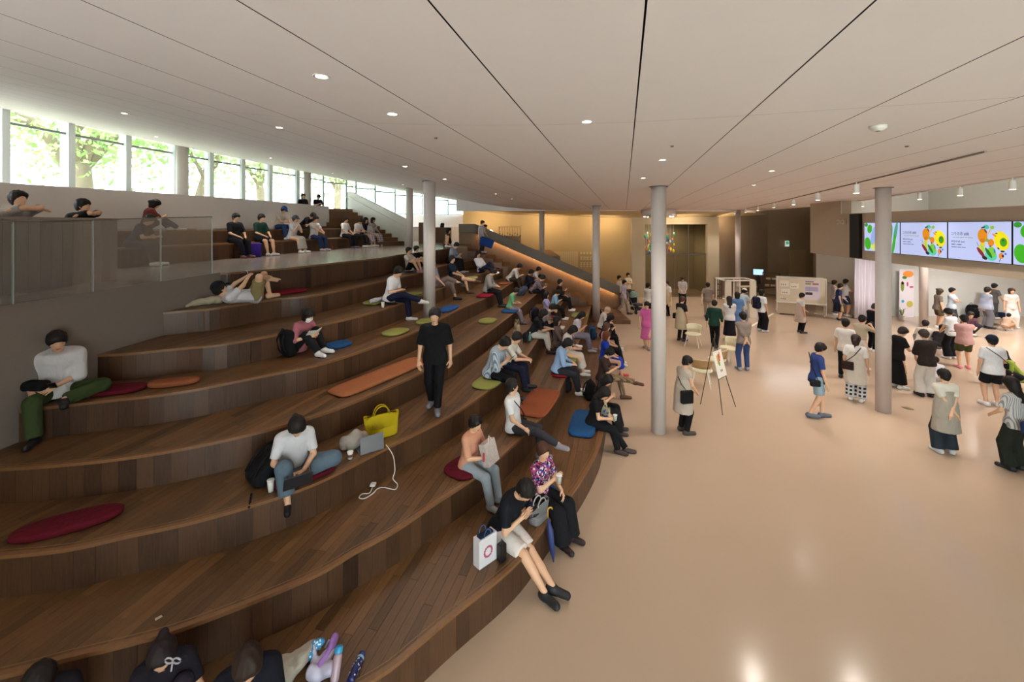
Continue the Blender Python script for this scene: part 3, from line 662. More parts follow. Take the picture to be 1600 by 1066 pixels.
def person_parts(J, g, res, detail):
    """g: garment spec -> list of (part name, material role, V, F)"""
    out = []; pel, T, lat, C = J['pel'], J['T'], J['lat'], J['C']; w = g.get('wide', 1.0); fat = g.get('fat', 1.0)
    Hd, Hf, Hl, hc_, nb, nt = J['Hd'], J['Hf'], J['Hl'], J['hc'], J['nb'], J['nt']; up = np.array((0, 0, 1.))
    low = pel-T*.03
    def torso(d): return [bone(low, J['mid'], .150*fat+d, .130*fat+d, lat, .72*max(1, fat*.95)), bone(J['mid'], J['chest'], .130*fat+d, .158*w+d, lat, .68), bone(J['arms'][0][0]*.86+J['arms'][1][0]*.14, J['arms'][1][0]*.86+J['arms'][0][0]*.14, .05+d, .05+d, k=.05)]
    body = torso(0)+[bone(nb-T*.02, nt, .05, .046), bone(hc_+Hd*.012-Hf*.012, hc_+Hd*.013-Hf*.012, .098, .098, Hl, 1.0, k=.03) ]
    body[-1] = bone(hc_+Hd*.002-Hf*.012, hc_+Hd*.035-Hf*.012, .076, .076, Hl, 1.22, k=.03, cap=1.05)
    body += [bone(hc_-Hd*.075+Hf*.03, hc_-Hd*.02+Hf*.028, .045, .06, Hl, 1.05, k=.03), bone(hc_+Hf*.088-Hd*.028, hc_+Hf*.080+Hd*.012, .013, .008, k=.012)]
    for s in (-1, 1): body.append(bone(hc_+Hl*s*.076-Hd*.025, hc_+Hl*s*.08+Hd*.012-Hf*.008, .012, .016, k=.01))
    sk = g.get('limb', 1.0)
    for sh, el, wr, s in J['arms']:
        body += [bone(sh, el, .047*sk, .037*sk), bone(el, wr, .037*sk, .026*sk, k=.02)]
        if not detail:
            hd = nrm(wr-el); body += [bone(wr, wr+hd*.075, .032, .036, np.cross(hd, up)+lat*.01, .5, k=.015), bone(wr+hd*.07, wr+hd*.13-up*.02, .024, .016, k=.012), bone(wr+hd*.02, wr+hd*.07+nrm(np.cross(hd, up)+lat*.01)*-s*.05, .014, .01, k=.01)]
    for hp_, kn, an, fd, s in J['legs']:
        body += [bone(hp_, kn, .083*fat**.5, .055), bone(kn, an, .054, .036, k=.02), bone(kn-(kn-an)*.02-fd*.012, kn+(an-kn)*.5, .045, .045, k=.03), bone(an-up*.035-fd*.02, an-up*.045+fd*.13, .036, .03, k=.02)]
    V, Fq = sdf_mesh(body, res)
    if detail:
        hv, hf = HAND
        for sh, el, wr, s in J['arms']:
            z = nrm(nrm(wr-el)+g.get('hdir', 0)*up); tx = nrm(np.cross(z, up)+lat*.02); 
            x = nrm(up*.75-tx*s*.6); x = nrm(x-z*np.dot(x, z)); y = np.cross(z, x)
            pv = hv.copy(); ff = hf
            # palm faces inwards / down
            if np.dot(y, lat*s-up*.3) < 0: pv[:, 1] *= -1; ff = hf[:, ::-1]
            Fq = np.vstack([Fq, ff+len(V)]); V = np.vstack([V, wr+pv@np.stack([x, y, z])*.98])
    out.append(('body', 'skin', V, Fq))
    # hair or hat
    hs = g.get('hair', 'short'); ctr = hc_-Hf*.016+Hd*.02
    cut = [(hc_+Hf*.062+Hd*.022, Hf*.82-Hd*.58)]
    hair = [bone(ctr, ctr+Hd*.024, .094, .096, Hl, 1.2, cuts=cut, cap=1.08, k=.01)]
    hair.append(bone(ctr+Hd*.044+Hf*.052-Hl*.046, ctr+Hd*.040+Hf*.052+Hl*.046, .04, .041, k=.03))
    hair.append(bone(ctr-Hd*.055-Hf*.035, ctr-Hf*.01, .062, .09, Hl, 1.0, cuts=[(hc_+Hf*.012, Hf)], k=.02))
    if hs in ('bob', 'long', 'pony', 'bun', 'shaggy'): 
        cut2 = [(hc_+Hf*.035, Hf)]
        hair.append(bone(ctr-Hd*.10-Hf*.01, ctr+Hd*.02, .075 if hs != 'shaggy' else .07, .092, Hl, 1.1, cuts=cut2, k=.03))
    if hs == 'bob': hair.append(bone(ctr-Hd*.13-Hf*.02, ctr, .072, .094, Hl, 1.05, cuts=[(hc_+Hf*.03, Hf), (hc_-Hd*.12, -Hd)], k=.03))
    if hs == 'long':
        bk = J['chest']-C*.11; hair += [bone(ctr-Hf*.05-Hd*.04, nb-C*.06, .075, .085, Hl, .6, k=.04), bone(nb-C*.06, bk+T*(-.02), .085, .06, lat, .45, k=.04)]
    if hs == 'pony': 
        b0 = ctr-Hf*.11+Hd*.01; hair += [bone(b0, b0-Hf*.05-up*.05, .028, .034, k=.02), bone(b0-Hf*.05-up*.05, b0-Hf*.04-up*.22, .034, .012, k=.02)]
    if hs == 'bun': hair += [bone(ctr-Hf*.105+Hd*.05, ctr-Hf*.12+Hd*.06, .042, .04, k=.015)]
    V, Fq = sdf_mesh(hair, min(res, .014 if detail else .02)); 
    dv = V-ctr; dn = dv/(np.linalg.norm(dv, axis=1)[:, None]+1e-6); V = V+dn*(.0045*(np.sin(95*V[:, :1]+3)*np.sin(80*V[:, 1:2]+1)+np.sin(150*V[:, 1:2]+60*V[:, 2:])*.6))
    out.append(('hair', 'hair', V, Fq))
    if g.get('hat'):
        if g['hat'] == 'cap':
            h = [bone(ctr+Hd*.02, ctr+Hd*.04, .1, .098, Hl, 1.2, cuts=[(hc_+Hd*.035, -Hd)], k=0), bone(ctr+Hd*.03+Hf*.08, ctr+Hd*.02+Hf*.185, .075, .06, Hl, .2, k=.012)]
        else: h = [bone(ctr+Hd*.02, ctr+Hd*.04, .1, .098, Hl, 1.2, cuts=[(hc_+Hd*.03, -Hd)], k=0), bone(ctr+Hd*.015, ctr+Hd*.03, .165, .105, Hl, 1.05, cap=.12, k=.02)]
        V, Fq = sdf_mesh(h, min(res, .018)); out.append(('hat', 'hat', V, Fq))
    # top
    sl = g.get('sleeve', .75); d = .026+g.get('loose', 0); tp = torso(d)
    neck_cut = (nb+T*.012+C*.02, T*.9+C*.25); tp[2]['cuts'] = tp[1]['cuts'] = [neck_cut]
    tuck = g.get('tuck', 0); hem = pel-T*(-.05 if tuck else .06)
    if tuck: tp[0]['cuts'] = [(hem, -T)]
    else:
        hm_ = .10 if J['q']['st'] else .055; tp.append(bone(pel-T*.02, pel-T*.08, .165*fat+d, .17*fat+d, lat, .84 if J['q']['st'] else .78, cuts=[(pel-T*hm_, -T)], k=.03)); tp[0]['cuts'] = [(pel-T*hm_, -T)]
    for sh, el, wr, s in J['arms']:
        f = min(sl, 1.0); e = sh+(el-sh)*f; ax = nrm(el-sh)
        if sl > 0: tp.append(bone(sh, el, .062+g.get('loose', 0)*.6, .062+g.get('loose', 0)*.9, cuts=[(e, ax)] if sl < 1 else (), k=.035))
        if sl > 1:
            f2 = sl-1; e2 = el+(wr-el)*f2; tp.append(bone(el, wr, .05+g.get('loose', 0)*.7, .036+g.get('loose', 0)*.4, cuts=[(e2, nrm(wr-el))], k=.02))
    V, Fq = sdf_mesh(tp, res); out.append((g.get('top_name', 'shirt'), 'top', V, Fq))
    # bottom
    kind = g.get('bottom', 'trousers'); bt = []; bw = g.get('bw', .0)
    wcut = [(pel+T*(.09 if tuck else .05), T)]
    if kind in ('trousers', 'shorts', 'wide'):
        bt.append(bone(pel-T*.03, pel+T*.12, .155*fat, .135*fat, lat, .76, cuts=wcut, k=.03))
        for hp_, kn, an, fd, s in J['legs']:
            if kind == 'shorts':
                e = hp_+(kn-hp_)*g.get('short', .82); bt.append(bone(hp_, kn, .11*fat**.5, .1, cuts=[(e, nrm(kn-hp_))], k=.03))
            else:
                e = kn+(an-kn)*g.get('leg', .96); x = .028 if kind == 'wide' else 0
                bt += [bone(hp_, kn, .102*fat**.5, .076+bw+x, k=.03), bone(kn, an, .076+bw+x, .06+bw*1.6+2*x, cuts=[(e, nrm(an-kn))], k=.02)]
    elif kind in ('skirt', 'dress'):
        (h0, k0, a0, _, _), (h1, k1, a1, _, _) = J['legs']; hm, km, am = (h0+h1)/2, (k0+k1)/2, (a0+a1)/2; f = g.get('leg', .6)
        bt.append(bone(pel-T*.03, pel+T*.12, .155, .135, lat, .78, cuts=wcut, k=.03))
        if J['q']['st']:
            e = np.array((0, .0, pel[2]*(1-f))); bt.append(bone(pel, (e[0], e[1]+.01, e[2]), .16, .17+g.get('flare', .06), lat, .8, cuts=[(e, -up)], k=.03))
        else:
            bt.append(bone(hm, km, .17, .165, lat, .62, k=.04)); e = km+(am-km)*f
            bt.append(bone(km, e, .16, .165+g.get('flare', .02), lat, .68, cuts=[(e, nrm(am-km))], k=.03))
    if bt:
        V, Fq = sdf_mesh(bt, res); out.append(({'trousers': 'trousers', 'wide': 'trousers', 'shorts': 'shorts', 'skirt': 'skirt', 'dress': 'skirt'}[kind], 'bottom', V, Fq))
    if g.get('apron'):
        e = pel-up*.42; ap = [bone(J['chest']-T*.04, J['mid'], .165, .15, lat, .78, cuts=[(J['chest']+T*.09, T)], k=.03), bone(J['mid'], e, .175, .24, lat, .84, cuts=[(e, -up)], k=.03), bone(J['mid']-T*.12, pel-T*.1, .195, .21, lat, .82, k=.03)]
        V, Fq = sdf_mesh(ap, res); out.append(('apron', 'apron', V, Fq))
    for hp_, kn, an, fd, s in J['legs']:
        b = an-up*.03; sole = an-up*.07
        if g.get('shoe') == 'sock' or g.get('shoe') == 'sandal': pr = [bone(b-fd*.03, b+fd*.15-up*.008, .042, .036, cuts=[(sole, -up)], k=.02)]
        else: pr = [bone(b-fd*.04-up*.002, b+fd*.165-up*.012, .05, .043, cuts=[(sole, -up)], k=.02), bone(b-fd*.01, b+up*.045-fd*.012, .048, .046, cuts=[(an+up*.02, up)], k=.03)]
        V, Fq = sdf_mesh(pr, min(res, .016)); out.append(('shoe', 'shoe', V, Fq))
    if detail:
        for s in (-1, 1):
            v, f = sdf_mesh([bone(hc_+Hl*s*.03+Hf*.0755-Hd*.004, hc_+Hl*s*.038+Hf*.0735-Hd*.004, .008, .007, k=.004)], .004)
            out.append(('eye', 'eyes', v, f))
        v, f = sdf_mesh([bone(hc_-Hl*.018+Hf*.084-Hd*.062, hc_+Hl*.018+Hf*.084-Hd*.062, .007, .007, k=.004)], .004); out.append(('mouth', 'lips', v, f))
        if g.get('mask'):
            v, f = sdf_mesh([bone(hc_-Hd*.075+Hf*.04, hc_-Hd*.035+Hf*.042, .052, .066, Hl, 1.02, cuts=[(hc_+Hf*.03, -Hf)])], .012); out.append(('face_mask', 'mask', v, f))
    return out
SKIN = mat('skin', 'd8a988', .55, noise=.04, nscale=20)
def cloth(col, pat=None, col2='ffffff'):
    key = f'cloth_{col}_{pat}_{col2}'
    if key in MATS: return MATS[key]
    m = mat(key, col, .85, noise=.06, nscale=14); nt = m.node_tree; b = nt.nodes['Principled BSDF']
    b.inputs['Specular IOR Level'].default_value = .2; tc = nt.nodes.new('ShaderNodeTexCoord')
    n = nt.nodes.new('ShaderNodeTexNoise'); n.inputs['Scale'].default_value = 11; n.inputs['Detail'].default_value = 2; n.inputs['Distortion'].default_value = .8
    mp = nt.nodes.new('ShaderNodeMapping'); mp.inputs['Scale'].default_value = (1, 1, .55); nt.links.new(tc.outputs['Object'], mp.inputs[0]); nt.links.new(mp.outputs[0], n.inputs['Vector'])
    bp = nt.nodes.new('ShaderNodeBump'); bp.inputs['Strength'].default_value = .55; bp.inputs['Distance'].default_value = .03
    nt.links.new(n.outputs[0], bp.inputs['Height']); nt.links.new(bp.outputs[0], b.inputs['Normal'])
    if pat:
        src = b.inputs['Base Color'].links[0].from_socket; mx = nt.nodes.new('ShaderNodeMix'); mx.data_type = 'RGBA'; mx.inputs[7].default_value = (*lin(col2), 1)
        nt.links.new(src, mx.inputs[6]); L = nt.links.new
        if pat == 'stripe' or pat == 'plaid':
            outs = []
            for axis in ((1, 0, 0),) if pat == 'stripe' else ((1, 0, 0), (0, 0, 1)):
                mm = nt.nodes.new('ShaderNodeMapping'); mm.inputs['Scale'].default_value = axis; L(tc.outputs['Object'], mm.inputs[0])
                w = nt.nodes.new('ShaderNodeTexWave'); w.bands_direction = 'DIAGONAL'; w.inputs['Scale'].default_value = 24 if pat == 'stripe' else 7; L(mm.outputs[0], w.inputs['Vector'])
                g_ = nt.nodes.new('ShaderNodeMath'); g_.operation = 'GREATER_THAN'; g_.inputs[1].default_value = .6; L(w.outputs['Fac'], g_.inputs[0]); outs.append(g_)
            if len(outs) == 1: L(outs[0].outputs[0], mx.inputs[0])
            else:
                a = nt.nodes.new('ShaderNodeMath'); a.operation = 'MAXIMUM'; L(outs[0].outputs[0], a.inputs[0]); L(outs[1].outputs[0], a.inputs[1]); L(a.outputs[0], mx.inputs[0])
        else:
            v = nt.nodes.new('ShaderNodeTexVoronoi'); v.inputs['Scale'].default_value = 45; L(tc.outputs['Object'], v.inputs['Vector'])
            if pat == 'floral':
                sp = nt.nodes.new('ShaderNodeSeparateColor'); L(v.outputs['Color'], sp.inputs[0]); cr = nt.nodes.new('ShaderNodeValToRGB'); cr.color_ramp.interpolation = 'CONSTANT'
                e = cr.color_ramp.elements; e[0].color = (*lin('1a1a2a'), 1); e[1].position = .3; e[1].color = (*lin('c0507a'), 1)
                for ps, cc in ((.5, '3a4a9a'), (.65, 'd8d0d0'), (.85, '8a3a6a')): q = e.new(ps); q.color = (*lin(cc), 1)
                L(sp.outputs[0], cr.inputs[0]); L(cr.outputs[0], mx.inputs[7]); mx.inputs[0].default_value = 1
            else:
                lt = nt.nodes.new('ShaderNodeMath'); lt.operation = 'LESS_THAN'; lt.inputs[1].default_value = .35; L(v.outputs['Distance'], lt.inputs[0]); L(lt.outputs[0], mx.inputs[0])
        L(mx.outputs[2], b.inputs['Base Color'])
    return m
M_EYES = mat('eyes', '1a1210', .3); M_LIPS = mat('lips', 'b06a5c', .5)
CACHE = {}; NPEOPLE = [0]
def edge_info(k, p):
    c = EDGE[k]; d = np.hypot(c[:, 0]-p[0], c[:, 1]-p[1]); i = int(np.clip(np.argmin(d), 1, len(c)-2)); t = nrm(c[i+1]-c[i-1]); return c[i], np.array((t[1], -t[0]))
def person(label, pose, loc, yaw, h=1.66, skin='d8a988', hair='1b1512', top='e8e6e2', bottom='23242a', shoe='e8e4e0', hat=None, apron='b9ada0', drop=.4, over=None, tpat=None, bpat=None, pc='ffffff', group=None, mask='f0f0f0', **g):
    """yaw: compass heading in the plan, 0 = +Y, 90 = +X"""
    X, Y, z = loc; dist = math.hypot(X, Y); detail = dist < 9.5
    res = min(.024, max(.0135, round(dist/680*1.25, 4))) if detail else (.018 if dist < 13 else .023)
    sc = h/1.68
    g.pop('mask_', None); g['bottom'] = g.pop('kind', 'trousers')
    if 'hairk' in g: g['hair'] = g.pop('hairk')
    if 'shoek' in g: g['shoe'] = g.pop('shoek')
    if g.pop('mask_on', 0): g['mask'] = 1
    if hat: g['hat'] = g.get('hatk', 'cap')
    if apron and g.get('apron_on'): g['apron'] = 1
    key = (pose, res, detail, round(drop/sc, 2), str(sorted(g.items())), str(over))
    if key not in CACHE:
        J = skeleton(pose, drop/sc, g.get('wide', 1.0), over); CACHE[key] = [(n, r, np_mesh(n, V, Fq)) for n, r, V, Fq in person_parts(J, g, res, detail)]
        for n, r, me in CACHE[key]: me.materials.append(SKIN)
    o = thing('person', label, 'person', (X, Y, z), -math.radians(yaw), group); o.scale = (sc, sc, sc)
    roles = dict(skin=mat('skin_'+skin, skin, .55, noise=.04, nscale=20), hair=mat('hair_'+hair, hair, .62, spec=.3), top=cloth(top, tpat, pc), bottom=cloth(bottom, bpat, pc), shoe=mat('shoe_'+shoe, shoe, .6),
                 hat=cloth(hat or '222222'), apron=cloth(apron), eyes=M_EYES, lips=M_LIPS, mask=mat('mask_'+mask, mask, .8))
    for n, r, me in CACHE[key]:
        c = bpy.data.objects.new(n, me); COL.objects.link(c); c.parent = o; c.material_slots[0].link = 'OBJECT'; c.material_slots[0].material = roles[r]
    NPEOPLE[0] += 1
    return o
def seat(label, pose, k, x, y, dyaw=0, inset=.2, snap=True, **kw):
    """someone sitting on tier k; (x, y) = photo pixel of the seat under the hips"""
    lift = kw.pop('lift', 0); p = P(x, y, Z[k]); e, n = edge_info(k, (p.x, p.y)); q = e-n*inset if snap else np.array((p.x, p.y))
    yaw = math.degrees(math.atan2(n[0], n[1]))+dyaw
    kw.setdefault('drop', Z[k]-(Z[k-1] if k > 1 else 0)+lift)
    return person(label, pose, (q[0], q[1], Z[k]+lift), yaw, **kw)
def seat_x(label, pose, k, x, dyaw=0, inset=.2, **kw):
    """someone on tier k whose seat edge shows at photo column x"""
    c = EDGE[k]; i = int(np.argmin(np.abs(800+c[:, 0]/c[:, 1]*F-x))); t = nrm(c[min(i+1, len(c)-1)]-c[max(i-1, 0)]); n = np.array((t[1], -t[0])); q = c[i]-n*inset
    kw.setdefault('drop', Z[k]-Z[k-1]); return person(label, pose, (q[0], q[1], Z[k]), math.degrees(math.atan2(n[0], n[1]))+dyaw, **kw)
def stand(label, pose, x, y, yaw, z=0, **kw):
    p = P(x, y, z); return person(label, pose, (p.x, p.y, z), yaw, **kw)
# ================================================================ the crowd
BLK, WHT, NVY, SK = '17161a', 'dedad6', '1c2236', 'd8a988'
# --- lowest step
seat('man in a navy polo and white shorts bent over his phone on the lowest step', 'sit_phone', 1, 822, 857, 4, inset=.40, top='14161e', **dict(bottom='ddd2cc'), shoe='14161a', h=1.74, over=dict(feet=((.02, .80, None), (.10, .68, None)), lean=26), kind='shorts', short=.9, wide=1.06, loose=.008)
seat('woman in a floral blouse and black trousers drinking from a cup', 'sit_drink', 1, 866, 787, 8, inset=.3, top='3a3050', tpat='floral', **dict(bottom=BLK), shoe='2a1518', hair='4a2c20', sleeve=.8, kind='wide', bw=.005, h=1.58, over=dict(hyaw=10))
seat('woman in black with a flowered tote on her lap, holding a cup', 'sit_read', 1, 930, 668, 6, top='141315', bottom='17161a', shoe='3a2a26', hairk='long', h=1.6, sleeve=.6, over=dict(feet=((-.02, .66, None), (.08, .52, None))))
seat('woman in black with pale bare arms raised, seated behind the flowered tote', 'sit_phone', 1, 944, 642, 0, top='161416', bottom='1a191c', shoe='3a2c30', hairk='long', h=1.58, sleeve=.15, kind='wide')
seat('man in a brown tee and patterned trousers with one leg stretched out', 'sit_phone', 1, 952, 596, 6, top='3c2c28', bottom='6a5240', bpat='stripe', pc='9a8468', shoe='5a3a22', sleeve=.9, h=1.68, over=dict(feet=((-.10, .52, None), (.02, .82, .02)), lean=10))
seat('auburn haired woman in a cobalt blue dress and red shoes', 'sit', 1, 955, 566, 0, top='1c3cae', bottom='1c3cae', shoe='c84a48', hair='6a3a22', hairk='bob', kind='skirt', sleeve=.5, leg=.5)
seat('woman in a pink top and black trousers on the lowest step', 'sit', 1, 955, 550, -4, top='c79aa0', bottom='1a191c', shoe='d8cfcc', hair='5a3a2c', hairk='bob', kind='wide')
seat('person in dark navy holding a white phone on the lowest step', 'sit_phone', 1, 952, 530, -2, top='1a2032', bottom='17171a', shoe='d8d2d0', hairk='bob', sleeve=1.5)
seat('person with bleached hair and a white shirt on the lowest step', 'sit_read', 1, 949, 514, 0, top='cfc7c4', bottom='17171a', shoe='b8a8a4', hair='b49a84', sleeve=1.4)
seat('long haired woman in black beside the white column', 'sit', 1, 942, 496.5, 0, top='1a1618', bottom='17171a', hairk='long', sleeve=1.6)
# --- second step
seat('boy in a salmon shirt and pale jeans leafing through a paper bag', 'sit_read', 2, 750, 738, -4, h=1.5, top='cf9378', bottom='98a3ab', shoe='8a8e92', sleeve=.95, kind='trousers', over=dict(lean=8, head=14, hands=((-.06, .36, .2), (.08, .36, .2))))
seat('man in a white tee with a black shoulder strap, leg over knee, looking aside', 'sit_cross', 2, 822, 676, -8, top='dcdada', bottom='36343a', shoe='8c8288', sleeve=.7, wide=1.06, over=dict(hyaw=-35, head=0, feet=((-.06, .46, None), (.0, .78, -.16)), hands=((-.26, .0, -.06), (.18, .26, .06))))
seat('man in a light blue shirt on a red cushion with white sneakers', 'sit_read', 2, 884, 586, -4, top='8fa9cc', bottom='2b2d33', sleeve=1.9, hairk='shaggy', lift=.05)
seat('girl with a white top and long white skirt reading', 'sit_read', 2, 893, 560, -4, top='d4ccc6', bottom='cfc6c0', kind='skirt', leg=.7, hairk='bob', sleeve=.9, lift=.05)
seat('woman in a grey blouse sitting back between the readers', 'sit_upright', 2, 893, 545, 0, inset=.5, top='7a6a66', bottom='5a5056', hairk='bob', drop=.1, over=dict(feet=((-.1, .5, 0), (.1, .5, 0))), sleeve=1.5)
seat('long haired girl in lilac trousers stretching her legs', 'sit_phone', 2, 905, 528, -4, top='cdbfcb', bottom='8f8798', hairk='long', shoe='c9c0c4', over=dict(feet=((-.1, .54, None), (.1, .52, None))))
# --- third step
seat('man in a pale striped shirt and black trousers on an olive cushion', 'sit_phone', 3, 772, 594, -6, top='b9c3cc', tpat='stripe', pc='6f7f92', bottom='15151a', shoe='2a2a2e', sleeve=1.1, wide=1.08, loose=.015, h=1.72, lift=.05, over=dict(lean=20))
seat('man in a cream tee and navy trousers beside the striped shirt', 'sit_lean', 3, 793, 578, -4, top='cfc8ba', bottom='1b1d30', shoe='17181c', sleeve=.9, over=dict(lean=22))
seat('long haired man in black with rolled pale trousers', 'sit_lean', 3, 842, 527, -4, top='18171b', bottom='cdc4bd', shoe='2b2628', hairk='bob', sleeve=.9, leg=.8, over=dict(lean=28))
seat('friend in a flowered shirt leaning beside the long haired man in black', 'sit_lean', 3, 850, 512, -4, top='9b8a86', tpat='dots', pc='6a5a5c', bottom='1d2238', shoe='2a2a30')
seat('child in a lavender shirt propped on one arm, on a red cushion', 'sit_upright', 3, 862, 494, 0, h=1.45, top='a9a3cf', bottom='1b1a1f', hairk='bob', lift=.05)
seat('child in a pale blue jacket turned towards the stairs', 'sit_phone', 3, 872, 482, 0, h=1.4, top='86abc4', bottom='1b1a1f', sleeve=1.8)
seat('person in black with a raised hand at the end of the third step', 'sit_drink', 3, 882, 470, 0, top='1b1718', bottom='1b1a1f', sleeve=1.7)
# --- fourth step
seat('child in a green tee on a blue cushion with printed trousers', 'sit_read', 4, 803, 486, -6, h=1.35, top='6fa877', bottom='a99aa2', bpat='dots', pc='7a6a78', shoe='6a5a62', sleeve=.9, lift=.05)
seat('man in a dark jacket over white sitting by a grey rucksack', 'floor_knees', 4, 822, 452, 0, snap=False, top='1d2029', bottom='1e2740', sleeve=1.9)
seat('man in a white tee bending towards his neighbour', 'floor_knees', 4, 834, 446, 0, snap=False, top='ddd8d8', bottom='2a2a33', sleeve=.8)
seat('man in a plaid shirt leaning forward at the end of the fourth step', 'sit_lean', 4, 846, 459, -6, top='5a4a56', tpat='plaid', pc='7a6a70', bottom='1b1a22', sleeve=1.4)
# --- fifth step
seat('man in a grey cardigan and black trousers on a red cushion', 'sit_read', 5, 768, 460, -6, top='8f8885', bottom='17171b', shoe='1b1a1c', sleeve=1.9, loose=.015, lift=.05)
seat('man in a white shirt hunched at the end of the fifth step', 'sit_lean', 5, 806, 440, -4, top='c9c0bb', bottom='3a2c24', shoe='2a2422', sleeve=1.3)
seat('woman in a pink tee and white mask reading against the sixth step', 'floor_knees', 5, 466, 549, -12, snap=False, top='a5626a', bottom='17161a', shoe='d8d6d8', hairk='pony', mask_on=1, h=1.6, sleeve=1.0, over=dict(lean=18, head=26, hands=((-.10, .38, .26), (.12, .38, .24)), feet=((-.10, .55, 0), (.12, .62, 0))), **{'mask_': 1})
seat('man in a white tee and olive trousers lounging against the beige wall', 'lounge', 5, 84, 629, -14, snap=True, inset=.32, top='cdc9cb', bottom='3b4a2a', shoe='121214', sleeve=1.05, loose=.03, wide=1.1, h=1.74, kind='trousers', bw=.01)
# --- sixth step
seat('man in a white polo and navy trousers, legs crossed, on an olive cushion', 'sit_cross', 6, 620, 476, -4, top='dcd9da', bottom='171b33', shoe='d6d2d0', sleeve=.85, wide=1.05, lift=.05, h=1.72, over=dict(lean=14, head=30, hands=((-.04, .30, .2), (.06, .30, .2)), feet=((-.10, .46, None), (-.04, .78, -.02))))
seat('person in brown capri trousers with a grey rucksack on the knees', 'sit_back', 6, 700, 449, 0, top='8a8790', bottom='7a6860', shoe='17171b', leg=.7, sleeve=.8)
seat('man in a navy tee and brown shorts with crossed legs', 'sit_cross', 6, 722, 440, -4, top='1a2a3c', bottom='4a382c', shoe='4a3424', hair='2a2422', kind='shorts', sleeve=.9, over=dict(feet=((-.06, .52, None), (.0, .84, -.04))))
seat('man in a white shirt leaning back beside a bottle on the sixth step', 'floor_recline', 6, 752, 426, 20, snap=False, top='d3cfd6', bottom='1d2338', sleeve=1.7)
# --- seventh step
person('man in a white tee and khaki shorts lying on his back with his phone', 'lie', (P(398, 470, 2.88).x, P(398, 470, 2.88).y, 2.88), 40, h=1.7, top='cfcbd0', bottom='8a7a54', shoe='caa184', hat='15151a', kind='shorts', short=.8, sleeve=.7)
seat('child in a white tee hugging the knees on the seventh step', 'floor_knees_back', 7, 640, 425, 10, snap=False, h=1.5, top='c9c1b4', bottom='15161a', shoe='c08a9a', kind='shorts')
seat('child in black hugging the knees beside the column', 'floor_knees_back', 7, 652, 420.5, 10, snap=False, h=1.5, top='1a181b', bottom='15161a', shoe='c08a9a', kind='shorts')
seat('man in a grey jacket and dark vest reading a booklet on the seventh step', 'sit_read', 7, 712, 411, -4, top='8d93a0', bottom='17171b', shoe='a9a3a4', sleeve=1.9)
# --- upper platform
person('woman in a black dress sitting on the platform edge', 'floor_fold', (P(697, 386.5, 3.34).x, P(697, 386.5, 3.34).y, 3.34), 100, top='5a4a3a', bottom='101018', kind='skirt', leg=.3, hairk='bun', sleeve=.0, h=1.6)
seat_x('man in a black tee gripping a purple bag on the platform bench', 'sit', 9, 372, 8, top='17161a', bottom='1b1a1d', shoe='6a4a3a', sleeve=.9, wide=1.1, fat=1.08)
seat_x('man in a bottle green shirt and black shorts on the platform bench', 'sit', 9, 413, 8, top='17332c', bottom='15151a', shoe='c9c2c4', kind='shorts', sleeve=.9)
seat_x('woman in a grey hat and pale summer dress lifting her hands', 'sit_phone', 9, 462, 6, top='b9bcc6', bottom='aaa39c', kind='skirt', leg=.85, hat='4a4f58', hatk='sun', over=dict(hands=((-.05, .3, .4), (.05, .3, .4)), head=0))
seat_x('man in a white tee and jeans gesturing on the platform bench', 'sit', 9, 497, 10, top='d2cdcb', bottom='27365e', shoe='c9c2c4', over=dict(hands=((-.05, .42, .18), (.08, .46, .16))))
seat_x('man in a white tee, black scarf and dark cap on the platform bench', 'sit', 9, 545, 4, top='d6d3d6', bottom='15141a', hat='2a2426', shoe='5a5a62')
seat_x('person in a white tee and cap between friends on the platform bench', 'sit_read', 9, 562, 4, top='d9d6d6', bottom='2b2624', hat='352c2a', shoe='c9c5c4')
seat_x('woman with long dark hair and a white tote on the platform bench', 'sit', 9, 576, 4, top='1f1d24', bottom='5a5568', bpat='plaid', pc='b9b4bc', kind='skirt', leg=.7, hairk='long')
seat_x('woman in a pale cardigan and plaid skirt at the end of the platform bench', 'sit_drink', 9, 588, 4, top='b3a7a2', bottom='7a708a', bpat='plaid', pc='c5bcc4', kind='skirt', leg=.7, hairk='bob', sleeve=1.7)
seat_x('person in a blue cap and cream shirt on the upper bench', 'sit_lean', 10, 442, 10, top='c4b8a8', bottom='2a4272', hat='2b4f8c', over=dict(lean=20))
seat_x('person in a black tee bowing over the upper bench', 'sit_lean', 10, 478, 0, top='1b1c26', bottom='4a4238', over=dict(lean=50))
seat_x('woman in a rust red tee curled up on the upper bench', 'floor_knees', 10, 245, -70, .45, top='6a2f2c', bottom='1c2438', shoe='c9c3c6', hairk='pony', over=dict(feet=((-.1, .55, 0), (.1, .7, 0))))
seat_x('person in navy crouching over a patterned bag behind the glass', 'sit_lean', 9, 215, -20, top='20263a', bottom='2a2f44', over=dict(lean=30), drop=.43)
person('man in a grey tee resting on folded arms over the oak parapet', 'rail', (-7.58, 6.42, 3.34), 95, h=1.64, top='9a938c', bottom='3a3a40', sleeve=.9, fat=1.05, over=dict(lean=40, head=-28, hands=((.10, .46, .40), (-.16, .52, .40)), elbow=(1, .4, .15)))
person('man in a black tee resting his chin on the oak parapet', 'rail', (-7.62, 7.3, 3.34), 80, h=1.6, top='16161a', bottom='2a2a30', sleeve=.9, over=dict(lean=44, head=-22, hands=((.12, .46, .37), (-.12, .50, .37)), elbow=(1, .4, .15)))
person('long haired person in black behind the white parapet', 'stand', (-9.9, 20.6, 4.2), 130, h=1.6, top='1a1a20', bottom='1c1c22', hairk='bob', hair='3a2a24')
person('person in black with chin on hand behind the white parapet', 'stand_phone', (-9.35, 20.9, 4.2), 130, h=1.6, top='17171c', bottom='b9b2a8')
